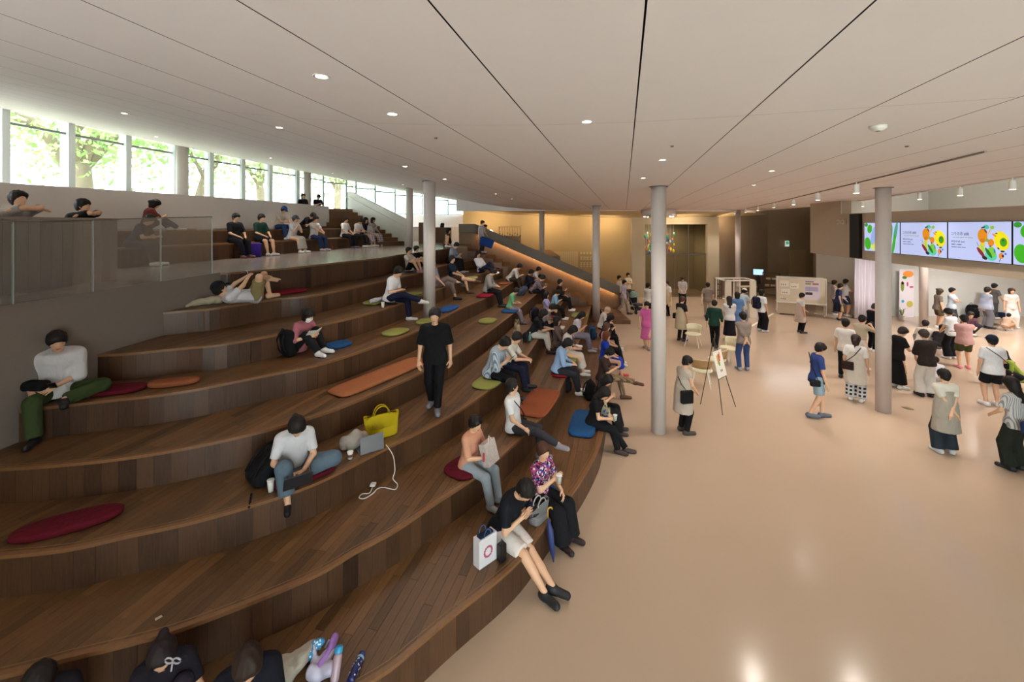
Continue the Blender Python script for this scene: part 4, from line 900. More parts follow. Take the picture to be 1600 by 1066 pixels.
# --- on the stairs
person('person in a grey tee carrying a blue cushion down the stair', 'stand_carry', (-1.43, 20.2, 3.006), 120, h=1.52, top='b9b7bd', bottom='3a3a44')
setp(MB().rbox((0, 0, 0), (.62, .12, .4), .05, 4, Matrix.Translation((-1.15, 19.72, 3.52)) @ Matrix.Rotation(.35, 4, 'Y')).build('carried_cushion', cloth('1f3f86'), None, True), 'blue seat cushion carried on the stair', 'cushion')
stand('person in pale lilac walking off the foot of the stair', 'walk', 974, 491, 130, top='a7a0b4', bottom='9c8f86', shoe='4a4040')
stand('woman whose dark haired head shows above the foot of the sloping parapet', 'stand', 967, 480, 140, top='c8b9a8', bottom='4a4440')
stand('woman in a cream blouse waiting behind the foot of the parapet', 'stand_fold', 981, 474, 160, top='d6c8b0', bottom='5a5048', h=1.68)
stand('person reading behind the upper end of the stair parapet', 'stand_down', 739, 396, 120, z=2.75, top='4a4a4a', h=1.62)
stand('person with dark hair behind the stair parapet near the clothes rack', 'stand', 758, 397, 120, z=2.75, top='c0a890', h=1.58)
# --- hall, far side
stand('man in a white shirt with a black bag near the glass doorway', 'stand_fold', 1012, 499, 60, top='dcd6d0', bottom='17161a', shoe='1a191c')
stand('attendant in a white tee and cream apron near the glass doorway', 'stand', 1043, 493, 250, top='e0dad2', bottom='141316', apron='cdb894', apron_on=1, shoe='1a191c')
stand('woman in a black and white patterned vest facing the hall', 'stand_down', 1066, 482, 190, top='cfc8c8', tpat='dots', pc='2a2a3a', bottom='1d1d26', hairk='bun', shoe='1a191c')
stand('person in a bright pink dress half hidden by the slim column', 'walk_still', 1011, 545, 200, top='c8609a', bottom='c8609a', kind='dress', leg=.6, shoe='8a7a74')
stand('attendant in a long beige apron with a black shoulder bag', 'stand_carry', 1064, 533, 60, top='1f1c1e', bottom='1b1a1d', apron='b5a388', apron_on=1, hair='4a2e20', shoe='1f1d20')
stand('person in grey walking to the booths with a white tote', 'walk', 1106, 498, 20, top='84786f', bottom='a89a8a', shoe='3a3230')
stand('person in a dark green top and black trousers by the cream chair', 'walk_still', 1116, 543, 30, top='1c3a30', bottom='141416', sleeve=1.6, wide=1.1, shoe='1a191c')
stand('woman in a white top with a long black skirt beside the green top', 'stand_down', 1140, 533, 20, top='d0cac8', bottom='17151b', kind='skirt', leg=.75, hairk='long', shoe='8a7a6a')
stand('woman in a denim blue dress facing the booth', 'stand', 1152, 522, 20, top='5a7aa6', bottom='5a7aa6', kind='dress', leg=.6, hairk='bob')
stand('person in a pale tee and white cap facing the booth', 'stand_phone', 1160, 512, 60, top='b3c2cc', bottom='8a94a0', hat='d6d2cc')
stand('man in a taupe shirt and jeans strolling, hands clasped behind', 'stand_back', 1162, 579, 5, top='8b7c72', bottom='3a4c78', shoe='8a8a8e', sleeve=1.5, h=1.72)
stand('man in a white tee with a navy backpack looking at the booths', 'stand', 1190, 518, 80, top='dcdcdc', bottom='15151b', kind='wide', shoe='d8d6d4', hairk='shaggy', h=1.7)
stand('attendant in a white shirt and pale apron by the notice board', 'stand_carry', 1250, 520, 95, top='d9d4cc', bottom='19181c', apron='c3ada0', apron_on=1, shoe='2a2a2e', h=1.6)
stand('attendant in a beige apron dress with a black belt bag beside the easel', 'stand_down', 1067, 676, 80, top='b7a99b', bottom='17161a', apron='b7a99b', apron_on=1, sleeve=.3, shoe='3a3330', h=1.6)
stand('man in a blue tee and pale shorts striding across the floor', 'walk_still', 1276, 652, 105, top='2f3f74', bottom='8fa3ae', kind='shorts', shoe='5a6270', h=1.68)
stand('woman in a navy dress with a woven bag by the curtain', 'stand_carry', 1310, 500, 120, top='253356', bottom='1b2030', kind='dress', leg=.55, shoe='2a2420')
stand('man in a white shirt and blue shorts with folded arms by the curtain', 'stand_fold', 1321, 494, 110, top='ddd8d8', bottom='2b4468', kind='shorts', h=1.75)
stand('person in a striped shirt behind the navy dress', 'stand', 1303, 492, 110, top='cfc6c4', tpat='stripe', pc='8a7f80', bottom='6a5f64')
stand('man in a white shirt and black trousers watching the gathering', 'stand', 1321, 592, 50, top='dcd6cf', bottom='1a191d', shoe='1a191c', h=1.68)
stand('woman in a beige tee and long pale skirt taking a photograph', 'stand_photo', 1345, 578, 70, top='b3a48e', bottom='cfc6bd', kind='skirt', leg=.8, flare=.03, tuck=1, h=1.62)
stand('attendant with a ponytail, brown shoulder bag and checked trousers', 'stand', 1337, 627, 45, top='dcd6d2', bottom='2a2b34', bpat='plaid', pc='c9c5c5', kind='wide', apron='cabfb2', apron_on=1, hairk='pony', hair='2a1c16', h=1.62)
stand('person in black holding a tray before the curtain', 'stand_phone', 1361, 549, 95, top='17171b', bottom='141418', hair='3a3634', h=1.66, over=dict(hands=((-.1, .3, .12), (.1, .3, .12))))
stand('person in a long black dress reading beside the screen column', 'stand_phone', 1402, 606, 100, top='141316', bottom='121114', kind='dress', leg=.85, hair='2a2220', over=dict(hands=((-.08, .34, .16), (.08, .34, .16))), h=1.64)
stand('man in a dark brown tee and white trousers holding a paper', 'stand_down', 1448, 620, 15, top='2c2422', bottom='d4cdc5', kind='wide', hair='3a2e28', shoe='2a2628', sleeve=1.3, wide=1.05, h=1.68)
stand('attendant in a grey apron with hands clasped behind her back', 'stand_back', 1478, 709, 8, top='cfc8ba', bottom='262e36', apron='9f9689', apron_on=1, kind='wide', shoe='c9c5c4', h=1.58)
stand('man in a white tee, black shorts and navy cap with a crossbody strap', 'stand', 1551, 635, 15, top='dcdce0', bottom='15151a', kind='shorts', hat='1a2438', shoe='d9d6d6', wide=1.08, fat=1.1, h=1.68)
stand('person with long black hair, striped top and dark trousers at the frame edge', 'stand_carry', 1588, 735, 350, top='c6c2c0', tpat='stripe', pc='8a8888', bottom='20241c', kind='wide', hairk='long', h=1.62, shoe='17171a')
stand('woman in a white tee with teal print and wide black trousers', 'stand_down', 1487, 561, 350, top='d4dade', bottom='15151a', kind='wide', hat='1a1a22', h=1.62)
stand('person in a pink tee, olive shorts, pink shoes and dark beret', 'stand_fold', 1507, 576, 20, top='c09590', bottom='4a4a2a', kind='shorts', hat='1f1a22', shoe='e08a90', wide=1.15, fat=1.2, h=1.6)
stand('woman in a grey brown tee with a bun standing by the side hall column', 'stand_carry', 1465, 513, 110, top='6f625a', bottom='5a4a38', hairk='bun', hair='3a2a22', kind='shorts')
stand('teenager in a pale blue tee behind the crouching group', 'stand_fold', 1487, 511, 150, top='b5c0ca', bottom='3a3a44')
stand('broad man in a grey top with navy shoulders and grey trousers', 'stand_back', 1541, 513, 110, top='9aa0b2', bottom='6d6a70', kind='wide', wide=1.2, fat=1.3, sleeve=1.3, shoe='2a2a2e', h=1.72)
stand('dim figure in grey walking along the concrete wall', 'walk', 1552, 500, 90, top='5a5654', bottom='4a4644')
stand('woman in a pale blouse and white trousers with a small phone bag', 'stand', 1580, 512, 200, top='d6c4bc', bottom='ddd6ce', kind='wide', hairk='bob', hair='3a2a22')
CR = lambda lb, x, y, yaw, **kw: person(lb, 'crouch', (P(x, y, 0).x, P(x, y, 0).y, .18*kw.get('h', 1.6)/1.68), yaw, **kw)
CR('child crouching beside the woman in white trousers', 1571, 517, 70, h=1.2, top='b99a84', bottom='b08a6a', kind='shorts')
CR('man in a white shirt crouching under the side hall column', 1440, 547, 60, top='d6cdc4', bottom='8a8078', kind='shorts', h=1.7)
CR('person with black hair crouching in a printed skirt', 1464, 552, 70, top='2a2628', bottom='4a4a5a', bpat='dots', h=1.6, hairk='bob')
CR('person in a white tee bending over the crouching group', 1476, 533, 80, top='d8d6d8', bottom='2a2628', h=1.75, hairk='bob', hair='3a2a22')
CR('person in a plum print shirt kneeling and facing the hall', 1508, 523, 200, top='5a3a4a', tpat='dots', pc='8a6a74', bottom='2a2c3a', h=1.65)
CR('small child in white standing low behind the apron attendant', 1467, 602, 30, top='d6d6de', bottom='c9c5cc', h=1.2)
CR('person with long black hair and a yellow green top stooping at the frame edge', 1594, 606, 300, top='8a9a3a', bottom='1a1a1e', hairk='long', h=1.65)
# --- the laptop worker on the third step, and heads on the lowest step nearest the viewer
seat('woman in a white tee and blue grey trousers typing on a laptop', 'laptop', 3, 470, 760, 6, inset=.30, top='cfccd0', bottom='5a6a78', shoe='141418', hairk='pony', tuck=1, sleeve=.8, over=dict(feet=((-.04, .22, .02), (.12, .42, -.2))), kind='trousers', bw=.02, leg=.72, h=1.62, shoek='sock', lift=.05)
person('girl with a ribbon in her dark hair at the lower edge of the picture', 'floor_knees', (-2.75, 3.47, .4), 150, top='1c1820', bottom='2a2430', hairk='bun', hair='1f1518', h=1.5)
person('man with short brown hair and a navy jacket at the lower edge of the picture', 'sit_lean', (-2.1, 3.47, .4), 150, top='14161f', bottom='1a1a20', hair='2c1c14', sleeve=1.9, h=1.68, over=dict(lean=26))
person('dark haired person cut off by the lower picture edge', 'floor_knees', (-3.5, 3.3, .4), 150, top='1a161c', bottom='1a1a20', hairk='bob', h=1.45)
stand('man in black walking down the steps towards the viewer', 'walk_still', 680, 640, 178, z=1.2, top='131316', bottom='101014', shoe='7a7a84', hair='2a2422', h=1.72, sleeve=.95, wide=1.08, loose=.012, over=dict(head=4))
# ================================================================ cushions, bags and small things on the steps
def cushion(label, k, x, y, L, W, col, rz=None, h=.06, n=3.2, z=None):
    zz = Z[k] if z is None else z; p = P(x, y, zz)
    if rz is None: e, nn = edge_info(k, (p.x, p.y)); rz = math.atan2(nn[0], -nn[1])
    o = MB(); N = 36; prof = [(.90, 0), (1, .25), (1, .75), (.93, .97), (.6, 1.06), (.2, 1.09)]; v = []
    for r, t in prof:
        for j in range(N):
            a = 2*math.pi*j/N; c, s_ = math.cos(a), math.sin(a); v.append((math.copysign(abs(c)**(2/n), c)*L/2*r, math.copysign(abs(s_)**(2/n), s_)*W/2*(r if r > .89 else r), t*h))
    f = [(i*N+j, i*N+(j+1) % N, (i+1)*N+(j+1) % N, (i+1)*N+j) for i in range(len(prof)-1) for j in range(N)]+[tuple(range(N))[::-1], tuple(range(len(prof)*N-N, len(prof)*N))]
    ob = o.add(v, f).build('seat_cushion', cloth(col), None, True); ob.location = (p.x, p.y, zz+.001); ob.rotation_euler = (0, 0, rz)
    return setp(ob, label, 'cushion', 'seat cushions on the steps')
OL, RED, BLU, ORG, MAR = '8a8a4a', '7c1426', '1f4a78', '8f5233', '5a0d1c'
cushion('long maroon oval cushion lying alone on the third step', 3, 108, 822, .86, .34, MAR, .55, .07, 2.4)
cushion('rust orange oval cushion beside the lounging man', 5, 272, 601, .62, .26, ORG, .35, .07, 2.4)
cushion('dark red cushion under the lounging man', 5, 180, 612, .7, .36, MAR, .3)
cushion('long red cushion under the lying man', 7, 415, 462, 1.75, .42, RED, .95, .06, 6)
cushion('blue cushion beside the woman reading in pink', 5, 528, 541, .5, .4, BLU)
cushion('olive cushion under the white bag near the man in the white polo', 6, 585, 474, .62, .4, OL)
cushion('olive cushion behind the man in the white polo', 6, 646, 461, .5, .4, OL)
cushion('olive cushion lying flat on the fifth step, nearer the viewer', 5, 618, 521, .62, .42, OL)
cushion('olive cushion at the foot of the column on the fifth step', 5, 667, 504, .56, .42, OL)
cushion('blue cushion behind the column on the fifth step', 5, 700, 484, .9, .4, '23508a')
cushion('very long orange cushion on the fourth step', 4, 600, 588, 2.1, .5, 'a0623f', None, .06, 7)
cushion('olive cushion on the fourth step behind the man in stripes', 4, 762, 503, .62, .46, OL)
cushion('olive cushion under the man in the striped shirt', 3, 762, 600, .7, .5, OL)
cushion('red cushion under the man in the grey cardigan', 5, 758, 463, .8, .46, RED)
cushion('pale olive cushion beside the man in the navy tee', 6, 736, 436, .7, .4, '98965c')
cushion('rust cushion beside the hunched man', 5, 787, 444, .6, .4, ORG)
cushion('red cushion at the end of the sixth step', 6, 772, 421, .5, .4, RED)
cushion('blue cushion under the child in green', 4, 797, 487, .62, .5, BLU)
cushion('large orange cushion on the second step beyond the man in white', 2, 842, 630, 1.35, .62, '8a4a2c', None, .05, 6)
cushion('maroon cushion behind the boy in salmon', 2, 728, 732, .6, .5, MAR)
cushion('red cushion under the man in light blue', 2, 877, 584, .62, .45, RED)
cushion('olive cushion under the girl in the white skirt', 2, 887, 564, .62, .46, OL)
cushion('olive cushion lying free at the far end of the second step', 2, 906, 494, .9, .6, OL)
cushion('red cushion under the child in lavender', 3, 858, 496, .55, .4, RED)
cushion('large blue cushion beside the women in black', 1, 912, 664, 1.1, .5, BLU, None, .08, 5)
cushion('blue cushion behind the woman in the floral blouse', 1, 838, 775, .6, .5, BLU)
cushion('maroon cushion under the woman with the laptop', 3, 476, 744, .72, .40, MAR)

def blob(name, label, cat, prims, loc, rz, m, res=.012, group=None, parts=()):
    V, Fq = sdf_mesh(prims, res); q = V*28; V = V+.009*np.stack([np.sin(q[:, 1]+1.7*np.sin(q[:, 2])), np.sin(q[:, 2]+2*np.sin(q[:, 0])), np.sin(q[:, 0]*1.3+1.5*np.sin(q[:, 1]))], 1); V[:, 2] = np.maximum(V[:, 2], 0) if loc[2] < 9 and min(V[:, 2]) > -.03 else V[:, 2]; t = thing(name, label, cat, loc, rz, group)
    me = np_mesh('body', V, Fq); me.materials.append(m); o = bpy.data.objects.new('bag_body', me); COL.objects.link(o); o.parent = t
    for nm, mb, mm in parts: mb.build(nm, mm, t, True)
    return t
def backpack(label, loc, rz, col, s=1.0, tilt=0):
    m = cloth(col); W, D, H = .30*s, .18*s, .46*s
    t = thing('backpack', label, 'backpack', loc, rz, 'backpacks'); M = Matrix.Rotation(tilt, 4, 'X')
    MB().rbox((0, 0, H/2), (W, D, H), .07*s, 4, M).build('bag_body', m, t, True)
    MB().rbox((0, -D*.55, H*.33), (W*.8, D*.4, H*.48), .035*s, 3, M).build('front_pocket', m, t, True)
    for sx in (-1, 1): MB().tube([M @ Vector(p) for p in ((sx*W*.25, D*.45, H*.92), (sx*W*.3, D*.75, H*.7), (sx*W*.32, D*.7, H*.35), (sx*W*.35, D*.45, H*.1))], .016*s, 6).build('strap', m, t, True)
    MB().tube([M @ Vector((math.cos(a)*.05*s, D*.3, H+math.sin(a)*.045*s)) for a in np.linspace(0, math.pi, 8)], .008*s, 6).build('top_handle', m, t, True)
    MB().tube([M @ Vector((-W*.36, -D*.35, H*.66)), M @ Vector((0, -D*.62, H*.72)), M @ Vector((W*.36, -D*.35, H*.66))], .004, 5).build('zip', mat('zip', '8a8a8a', .4), t)
    return t
def tote(label, loc, rz, col, W=.34, D=.12, H=.3, flare=1.15, cat='bag', handle='', name='tote_bag', lean=0):
    m = cloth(col); t = thing(name, label, cat, loc, rz); M = Matrix.Rotation(lean, 4, 'X'); n = 20; rings = []
    prof = [(.92, 0), (1, .03), (1.02, .3), ((1+flare)/2, .65), (flare, 1), (flare*.97, .985), (.95, .25)]
    v = []
    for r, zf in prof:
        for j in range(n):
            a = 2*math.pi*j/n; c, s_ = math.cos(a), math.sin(a); fx = (abs(c)**.45)*math.copysign(1, c)*W/2*r; dd = D/2*(1-.55*zf if zf > .3 else 1)
            v.append(M @ Vector((fx, (abs(s_)**.45)*math.copysign(1, s_)*dd, zf*H+(.012*math.sin(3*a) if zf > .9 else 0))))
    f = [(i*n+j, i*n+(j+1) % n, (i+1)*n+(j+1) % n, (i+1)*n+j) for i in range(len(prof)-1) for j in range(n)]+[tuple(range(n))[::-1], tuple(range(len(prof)*n-n, len(prof)*n))]
    MB().add(v, f).build('bag_body', m, t, True)
    hm = cloth(handle or col)
    for sy in (-1, 1): MB().tube([M @ Vector((math.cos(a)*W*.24, sy*D*.22, H*.97+math.sin(a)*H*.42)) for a in np.linspace(0, math.pi, 12)], .009, 6).build('handle', hm, t, True)
    return t
def on(k, x, y): p = P(x, y, Z[k]); return (p.x, p.y, Z[k]+.001)
def cup(label, loc, h=.11, col='dedad4', band=None, r=.038):
    t = thing('paper_cup', label, 'cup', loc); MB().lathe([(r*.74, 0), (r, h), (r*.96, h), (r*.72, .004)], (0, 0, 0), 20).build('cup_body', mat('cup_'+col, col, .5), t, True)
    MB().lathe([(r+.003, h-.004), (r+.003, h+.006), (r*.8, h+.009)], (0, 0, 0), 20).build('rim', mat('cup_lid', 'e8e6e2', .4), t, True)
    if band: MB().lathe([(r*.84+.001, h*.3), (r*.95+.001, h*.72)], (0, 0, 0), 20).build('sleeve', mat('cup_band_'+band, band, .6), t, True)
    return t
def bottle(label, loc, h=.22, r=.032, col='b9c4c8'):
    t = thing('bottle', label, 'bottle', loc); MB().lathe([(r, 0), (r, h*.62), (r*.5, h*.82), (r*.42, h*.92)], (0, 0, 0), 16).build('bottle_body', mat('pet_'+col, col, .15), t, True)
    MB().lathe([(r*.48, h*.9), (r*.48, h)], (0, 0, 0), 16).build('cap', mat('bottle_cap', 'd6d8da', .4), t); return t
def held(pers, off, rot=(0, 0, 0)):
    M = Matrix.LocRotScale(pers.location, pers.rotation_euler, pers.scale); p = M @ Vector(off); return p, pers.rotation_euler.z
def phone(label, pers, off, tilt=-.9, col='17181c'):
    p, rz = held(pers, off); t = thing('smartphone', label, 'phone', p, rz); M = Matrix.Rotation(tilt, 4, 'X')
    MB().rbox((0, 0, 0), (.074, .009, .15), .004, 2, M).build('case', mat('phone_'+col, col, .3), t); MB().cbox((0, -.0052, 0), (.066, .001, .14), M).build('screen', mat('phone_screen', '3a4656', .1, emit=.4), t); return t
def book(label, pers, off, w=.15, h=.21, open_=True, rotx=-.7, cover='d9d4cc'):
    p, rz = held(pers, off); t = thing('open_book', label, 'book', p, rz)
    for s in (-1, 1):
        M = Matrix.Rotation(rotx, 4, 'X') @ Matrix.Rotation(s*-.25, 4, 'Z')
        MB().box((0 if s > 0 else -w, -.006, -h/2), (w if s > 0 else 0, .006, h/2), M).build('page_block', mat('paper_'+cover, cover, .8), t)
    return t
WHO = {o['label']: o for o in bpy.data.objects if o.name.startswith('person')}
def who(key): return next(o for l, o in WHO.items() if key in l)
# near the laptop worker
backpack('black backpack lying beside the woman with the laptop', on(3, 392, 757), 2.4, '141417', 1.2, .9)
MB_strap = setp(MB().tube([P(393, 772, 1.22), P(389, 793, 1.19), P(388, 806, 1.02), P(387.5, 815, .9)], .012, 6).build('dangling_strap', cloth('101013')), 'black strap hanging over the edge of the third step', 'strap')
cup('white lidded paper cup beside the black backpack', on(3, 423, 768), .13)
blob('gathered_bag', 'crumpled grey cloth bag tied at the top', 'bag', [bone((-.1, 0, .09), (.1, 0, .1), .09, .1, k=.05), bone((0, 0, .1), (.02, .01, .17), .1, .06, k=.06), bone((.03, .0, .2), (.12, -.05, .12), .02, .015, k=.03), bone((-.13, .02, .06), (-.05, -.05, .08), .06, .07, k=.05)], on(3, 553, 699), .5, cloth('9a9087'))
tote('mustard yellow tote bag standing on the third step', on(3, 596, 681), .55, 'b39a14', .46, .16, .32, 1.12)
lp = thing('laptop', 'open grey laptop standing on the third step', 'laptop', on(3, 578, 702), .62)
MB().rbox((0, .0, .008), (.32, .22, .015), .005, 2).build('keyboard_base', mat('laptop_alu', '7a7a7e', .35, metal=.6), lp)
MB().rbox((0, -.11, .11), (.32, .008, .215), .003, 2, Matrix.Rotation(-.12, 4, 'X')).build('display_lid', mat('laptop_alu', '7a7a7e'), lp)
cup('small white paper cup with a printed band beside the laptop', on(3, 547, 717), .09, 'd8d0ca', '6a4038')
W_ = who('typing on a laptop'); pp, rz = held(W_, (.03, .36, .17)); lp = thing('laptop', 'dark laptop on the lap of the woman in white', 'laptop', pp, rz)
MB().rbox((0, 0, 0), (.3, .21, .014), .004, 2).build('keyboard_base', mat('laptop_dark', '2a2a2e', .4), lp); MB().rbox((0, .16, .085), (.3, .008, .2), .003, 2, Matrix.Rotation(-.5, 4, 'X')).build('display_lid', mat('laptop_dark', '2a2a2e'), lp)
q = [(603, 695, Z[3]+.03), (614, 712, 1.1), (617, 735, .95), (614, 748, .86), (621, 757, .81), (617, 765, .807), (600, 762, .807), (590, 764, .807), (583, 771, .807), (570, 779, .807), (561, 778, .807), (566, 772, .807), (578, 770, .807), (583, 757, .82)]
pts = [P(x, y, z) for x, y, z in q]; cc = thing('charging_cable', 'white charging cable hanging from the laptop to the step below', 'cable')
sp = []
for i in range(len(pts)-1):
    a, b, c, d = pts[max(i-1, 0)], pts[i], pts[i+1], pts[min(i+2, len(pts)-1)]
    for t in np.linspace(0, 1, 8, endpoint=False): sp.append(.5*((2*b)+(-a+c)*t+(2*a-5*b+4*c-d)*t**2+(-a+3*b-3*c+d)*t**3))
MB().tube(sp, .006, 6).build('lead', mat('cable_white', 'dcd8d4', .4), cc, True); MB().rbox(pts[-1], (.07, .07, .03), .008, 2).build('power_adapter', mat('cable_white', 'dcd8d4'), cc)
# others
backpack('black backpack in front of the woman reading in pink', on(5, 452, 556), 2.55, '121215', 1.0, -.12)
book('open book on the knees of the woman in pink', who('pink tee and white mask'), (.03, .42, .36))
who_ = who('lounging against'); p = held(who_, (.16, .24, .26))[0]; pl = thing('black_pouch', 'black pouch on the lap of the lounging man', 'bag', p, 0); MB().rbox((0, 0, 0), (.3, .16, .12), .05, 4).build('bag_body', cloth('141416'), pl, True)
phone('phone in the hand of the lounging man', who_, (-.02, .40, .27))
tt = thing('paper_carrier', 'white paper carrier bag with a pink ring printed on it', 'bag', on(1, 758, 878), .75); M_CAR = mat('carrier_paper', 'd6d0d2', .6)
MB().box((-.13, -.055, 0), (.13, .055, .32)).build('bag_body', M_CAR, tt)
rg = MB(); 
for a in np.linspace(0, 2*math.pi, 15)[:-1]: rg.cbox((math.cos(a)*.055, -.057, .15+math.sin(a)*.055), (.022, .003, .022), )
rg.build('printed_ring', mat('pink_print', 'b4506a', .6), tt)
for sy in (-1, 1): MB().tube([(math.cos(a)*.05, sy*.045, .32+math.sin(a)*.08) for a in np.linspace(0, math.pi, 10)], .005, 5).build('handle', mat('carrier_blue', '3a5a86', .6), tt)
MB().rbox((0, 0, .325), (.2, .08, .03), .012, 2).build('contents', cloth('1d2a44'), tt)
tt = thing('black_pouch', 'small black box bag beside the white carrier', 'bag', on(1, 784, 876), .75); MB().rbox((0, 0, .1), (.09, .08, .2), .012, 2).build('bag_body', mat('black_leather', '121214', .4), tt); MB().tube([(-.03, 0, .2), (0, 0, .25), (.03, 0, .2)], .005, 6).build('handle', mat('black_leather', '121214'), tt)
phone('phone in the hands of the man in the navy polo', who('navy polo'), (.0, .46, .40), -1.0)
bg_ = tote('grey patterned handbag with looped handles', on(1, 843, 810), .9, '7d7a7c', .36, .17, .2, 1.08, handle='b9b4b2', name='handbag')
um = thing('folded_umbrella', 'furled blue umbrella with a yellow crook handle', 'umbrella', P(856, 822, .46), .3)
MB().tube([(0, 0, .1), (.02, -.03, -.05), (.04, -.06, -.3), (.05, -.07, -.42)], [.012, .045, .032, .006], 10).build('canopy', mat('umbrella_blue', '27376e', .5, noise=.3, nscale=30), um, True)
MB().tube([(0, 0, .1), (0, 0, .2)]+[(.03-.03*math.cos(a), 0, .2+.03*math.sin(a)) for a in np.linspace(0, math.pi, 8)], .009, 8).build('crook_handle', mat('umbrella_yellow', 'c79a2a', .4), um, True)
w = who('floral blouse'); cup('clear plastic cup held by the woman in the floral blouse', held(w, (.07, .40, .44))[0], .12, 'b9b0a4')
w = who('flowered tote on her'); tb = tote('small canvas tote printed with blue and yellow flowers', held(w, (-.02, .22, .18))[0], w.rotation_euler.z+1.2, 'b9a888', .28, .05, .24, 1.0)
fm = MB(); rr = random.Random(5)
for i in range(12): fm.cbox((rr.uniform(-.11, .11), -.029, rr.uniform(.04, .2)), (rr.uniform(.02, .045), .004, rr.uniform(.02, .045)))
fm.build('flower_print', mat('flower_blue', '33589a', .6), tb)
cup('clear cup held low by the woman with the flowered tote', held(w, (.06, .46, .22))[0], .1, 'a9b0ac')
backpack('black rucksack behind the women in black', on(1, 917, 624), 1.7, '161518', .9, .3)
backpack('tall black case bag standing below the man in light blue', on(1, 883, 612), 1.9, '1b191e', .95)
backpack('blue backpack behind the person in dark navy', on(1, 926, 530), 1.7, '24486a', .95)
backpack('navy backpack on the third step behind the child in lavender', on(3, 836, 505), 1.8, '1a1b26', 1.1)
tote('cream tote bag slumped behind the long haired man', on(3, 808, 522), 1.9, 'c4b291', .3, .16, .3, 1.05)
blob('striped_jacket', 'crumpled beige striped jacket on the third step', 'jacket', [bone((-.2, 0, .04), (.18, .03, .05), .05, .06, k=.04), bone((-.05, -.08, .03), (.2, -.04, .04), .04, .05, k=.04), bone((-.24, .05, .03), (.0, .08, .04), .04, .04, k=.04)], on(3, 800, 535), .6, cloth('9a7c62', 'stripe', 'c4ad94'))
tt = thing('black_pouch', 'small black bag beside the long haired man', 'bag', on(3, 821, 534), 1.2); MB().rbox((0, 0, .12), (.2, .1, .24), .03, 3).build('bag_body', cloth('15161a'), tt, True); MB().rbox((0, -.055, .19), (.19, .012, .08), .005, 2).build('flap', cloth('2a2c32'), tt)
bottle('turquoise bottle beside the long haired man', on(3, 828, 533), .24, .035, '6fa8a0')
bottle('clear water bottle beside the man in brown', on(1, 944, 611), .24)
backpack('grey blue rucksack behind the man in the dark jacket', on(4, 810, 461), 1.2, '4a5066', 1.0, .8)
book('white booklet lying beside the man in plaid', who('plaid shirt leaning'), (-.35, -.05, .02), rotx=-1.5)
book('booklet held by the man in the grey jacket', who('dark vest reading'), (.0, .42, .3))
backpack('black bag beside the man reading a booklet', on(7, 700, 412), 1.4, '17181d', .6)
bottle('water bottle on the seventh step', on(7, 706, 412.5), .24)
blob('folded_shirt', 'white folded jacket on the olive cushion', 'jacket', [bone((-.14, 0, .04), (.14, .02, .05), .05, .05, k=.04), bone((-.05, .05, .05), (.12, -.04, .06), .04, .03, k=.03)], (P(588, 472, 2.47).x, P(588, 472, 2.47).y, 2.465), .9, cloth('b9b2b8'))
cup('white paper cup on the edge of the sixth step', on(6, 598, 481), .12)
blob('headrest_bag', 'cream cloth bag used as a pillow by the lying man', 'bag', [bone((-.22, 0, .06), (.18, 0, .07), .06, .08, k=.05), bone((-.35, -.03, .03), (-.2, 0, .05), .03, .05, k=.04)], on(7, 326, 476), .9, cloth('b5aa90'))
cup('paper cup beside the wall above the lying man', on(7, 309, 468), .1, 'a99c8c')
phone('phone held up by the lying man', who('khaki shorts lying'), (.0, -.12, .5), .3, 'c9c9cc')
w = who('gripping a purple bag'); bgp = thing('cooler_bag', 'purple square bag on the platform between two men', 'bag', (P(396, 402, 3.34).x, P(396, 402, 3.34).y, 3.341), .5); MB().rbox((0, 0, .2), (.42, .3, .38), .03, 3).build('bag_body', cloth('3a2480'), bgp, True); MB().rbox((0, 0, .395), (.43, .31, .03), .01, 2).build('lid', cloth('4a2f96'), bgp)
blob('orange_bag', 'crumpled orange bag on the platform floor', 'bag', [bone((-.1, 0, .1), (.1, 0, .1), .1, .1, k=.05), bone((0, 0, .1), (.0, .03, .24), .09, .03, k=.05)], (P(512, 390, 3.34).x, P(512, 390, 3.34).y, 3.341), 0, cloth('a04a30'))
tote('white tote bag with a pink emblem on the lap of the long haired woman', held(who('white tote on the platform'), (-.12, .22, .17))[0], who('white tote on the platform').rotation_euler.z, 'd0cbd0', .36, .08, .34, 1.0)
backpack('black bag lying on the platform counter', (-3.9, 24.2, 4.185), .3, '1a1a20', .7, .9)
# tickets, paper, things beside the viewer
setp(MB().cbox((0, 0, 0), (.05, .02, .002), Matrix.Translation(P(248, 966, .803)) @ Matrix.Rotation(.9, 4, 'Z')).cbox((0, .012, .002), (.045, .01, .003), Matrix.Translation(P(248, 966, .803)) @ Matrix.Rotation(.9, 4, 'Z')).build('paper_scrap', mat('scrap', 'c9bfae', .8)), 'small folded paper scrap on the second step', 'paper')
fb = thing('insulated_bottle', 'dark blue patterned bottle lying on the lowest step', 'bottle', P(556, 1045, .44), 0)
d = (P(566, 1018, .44)-P(545, 1066, .44)).normalized(); M = d.to_track_quat('Z', 'Y').to_matrix().to_4x4()
MB().lathe([(.03, -.11), (.033, -.1), (.033, .09), (.03, .1)], (0, 0, 0), 20, M).build('bottle_body', mat('bottle_navy', '141c58', .35, noise=.4, nscale=40), fb, True)
MB().lathe([(.03, .1), (.031, .104), (.031, .13), (.027, .135)], (0, 0, 0), 20, M).build('cap', mat('bottle_lid', '2a3a7a', .4), fb, True)
MB().lathe([(.0335, .075), (.0335, .095)], (0, 0, 0), 20, M).build('pale_band', mat('bottle_pale', '8fb4d0', .4), fb)
dm = MB(); rr = random.Random(8)
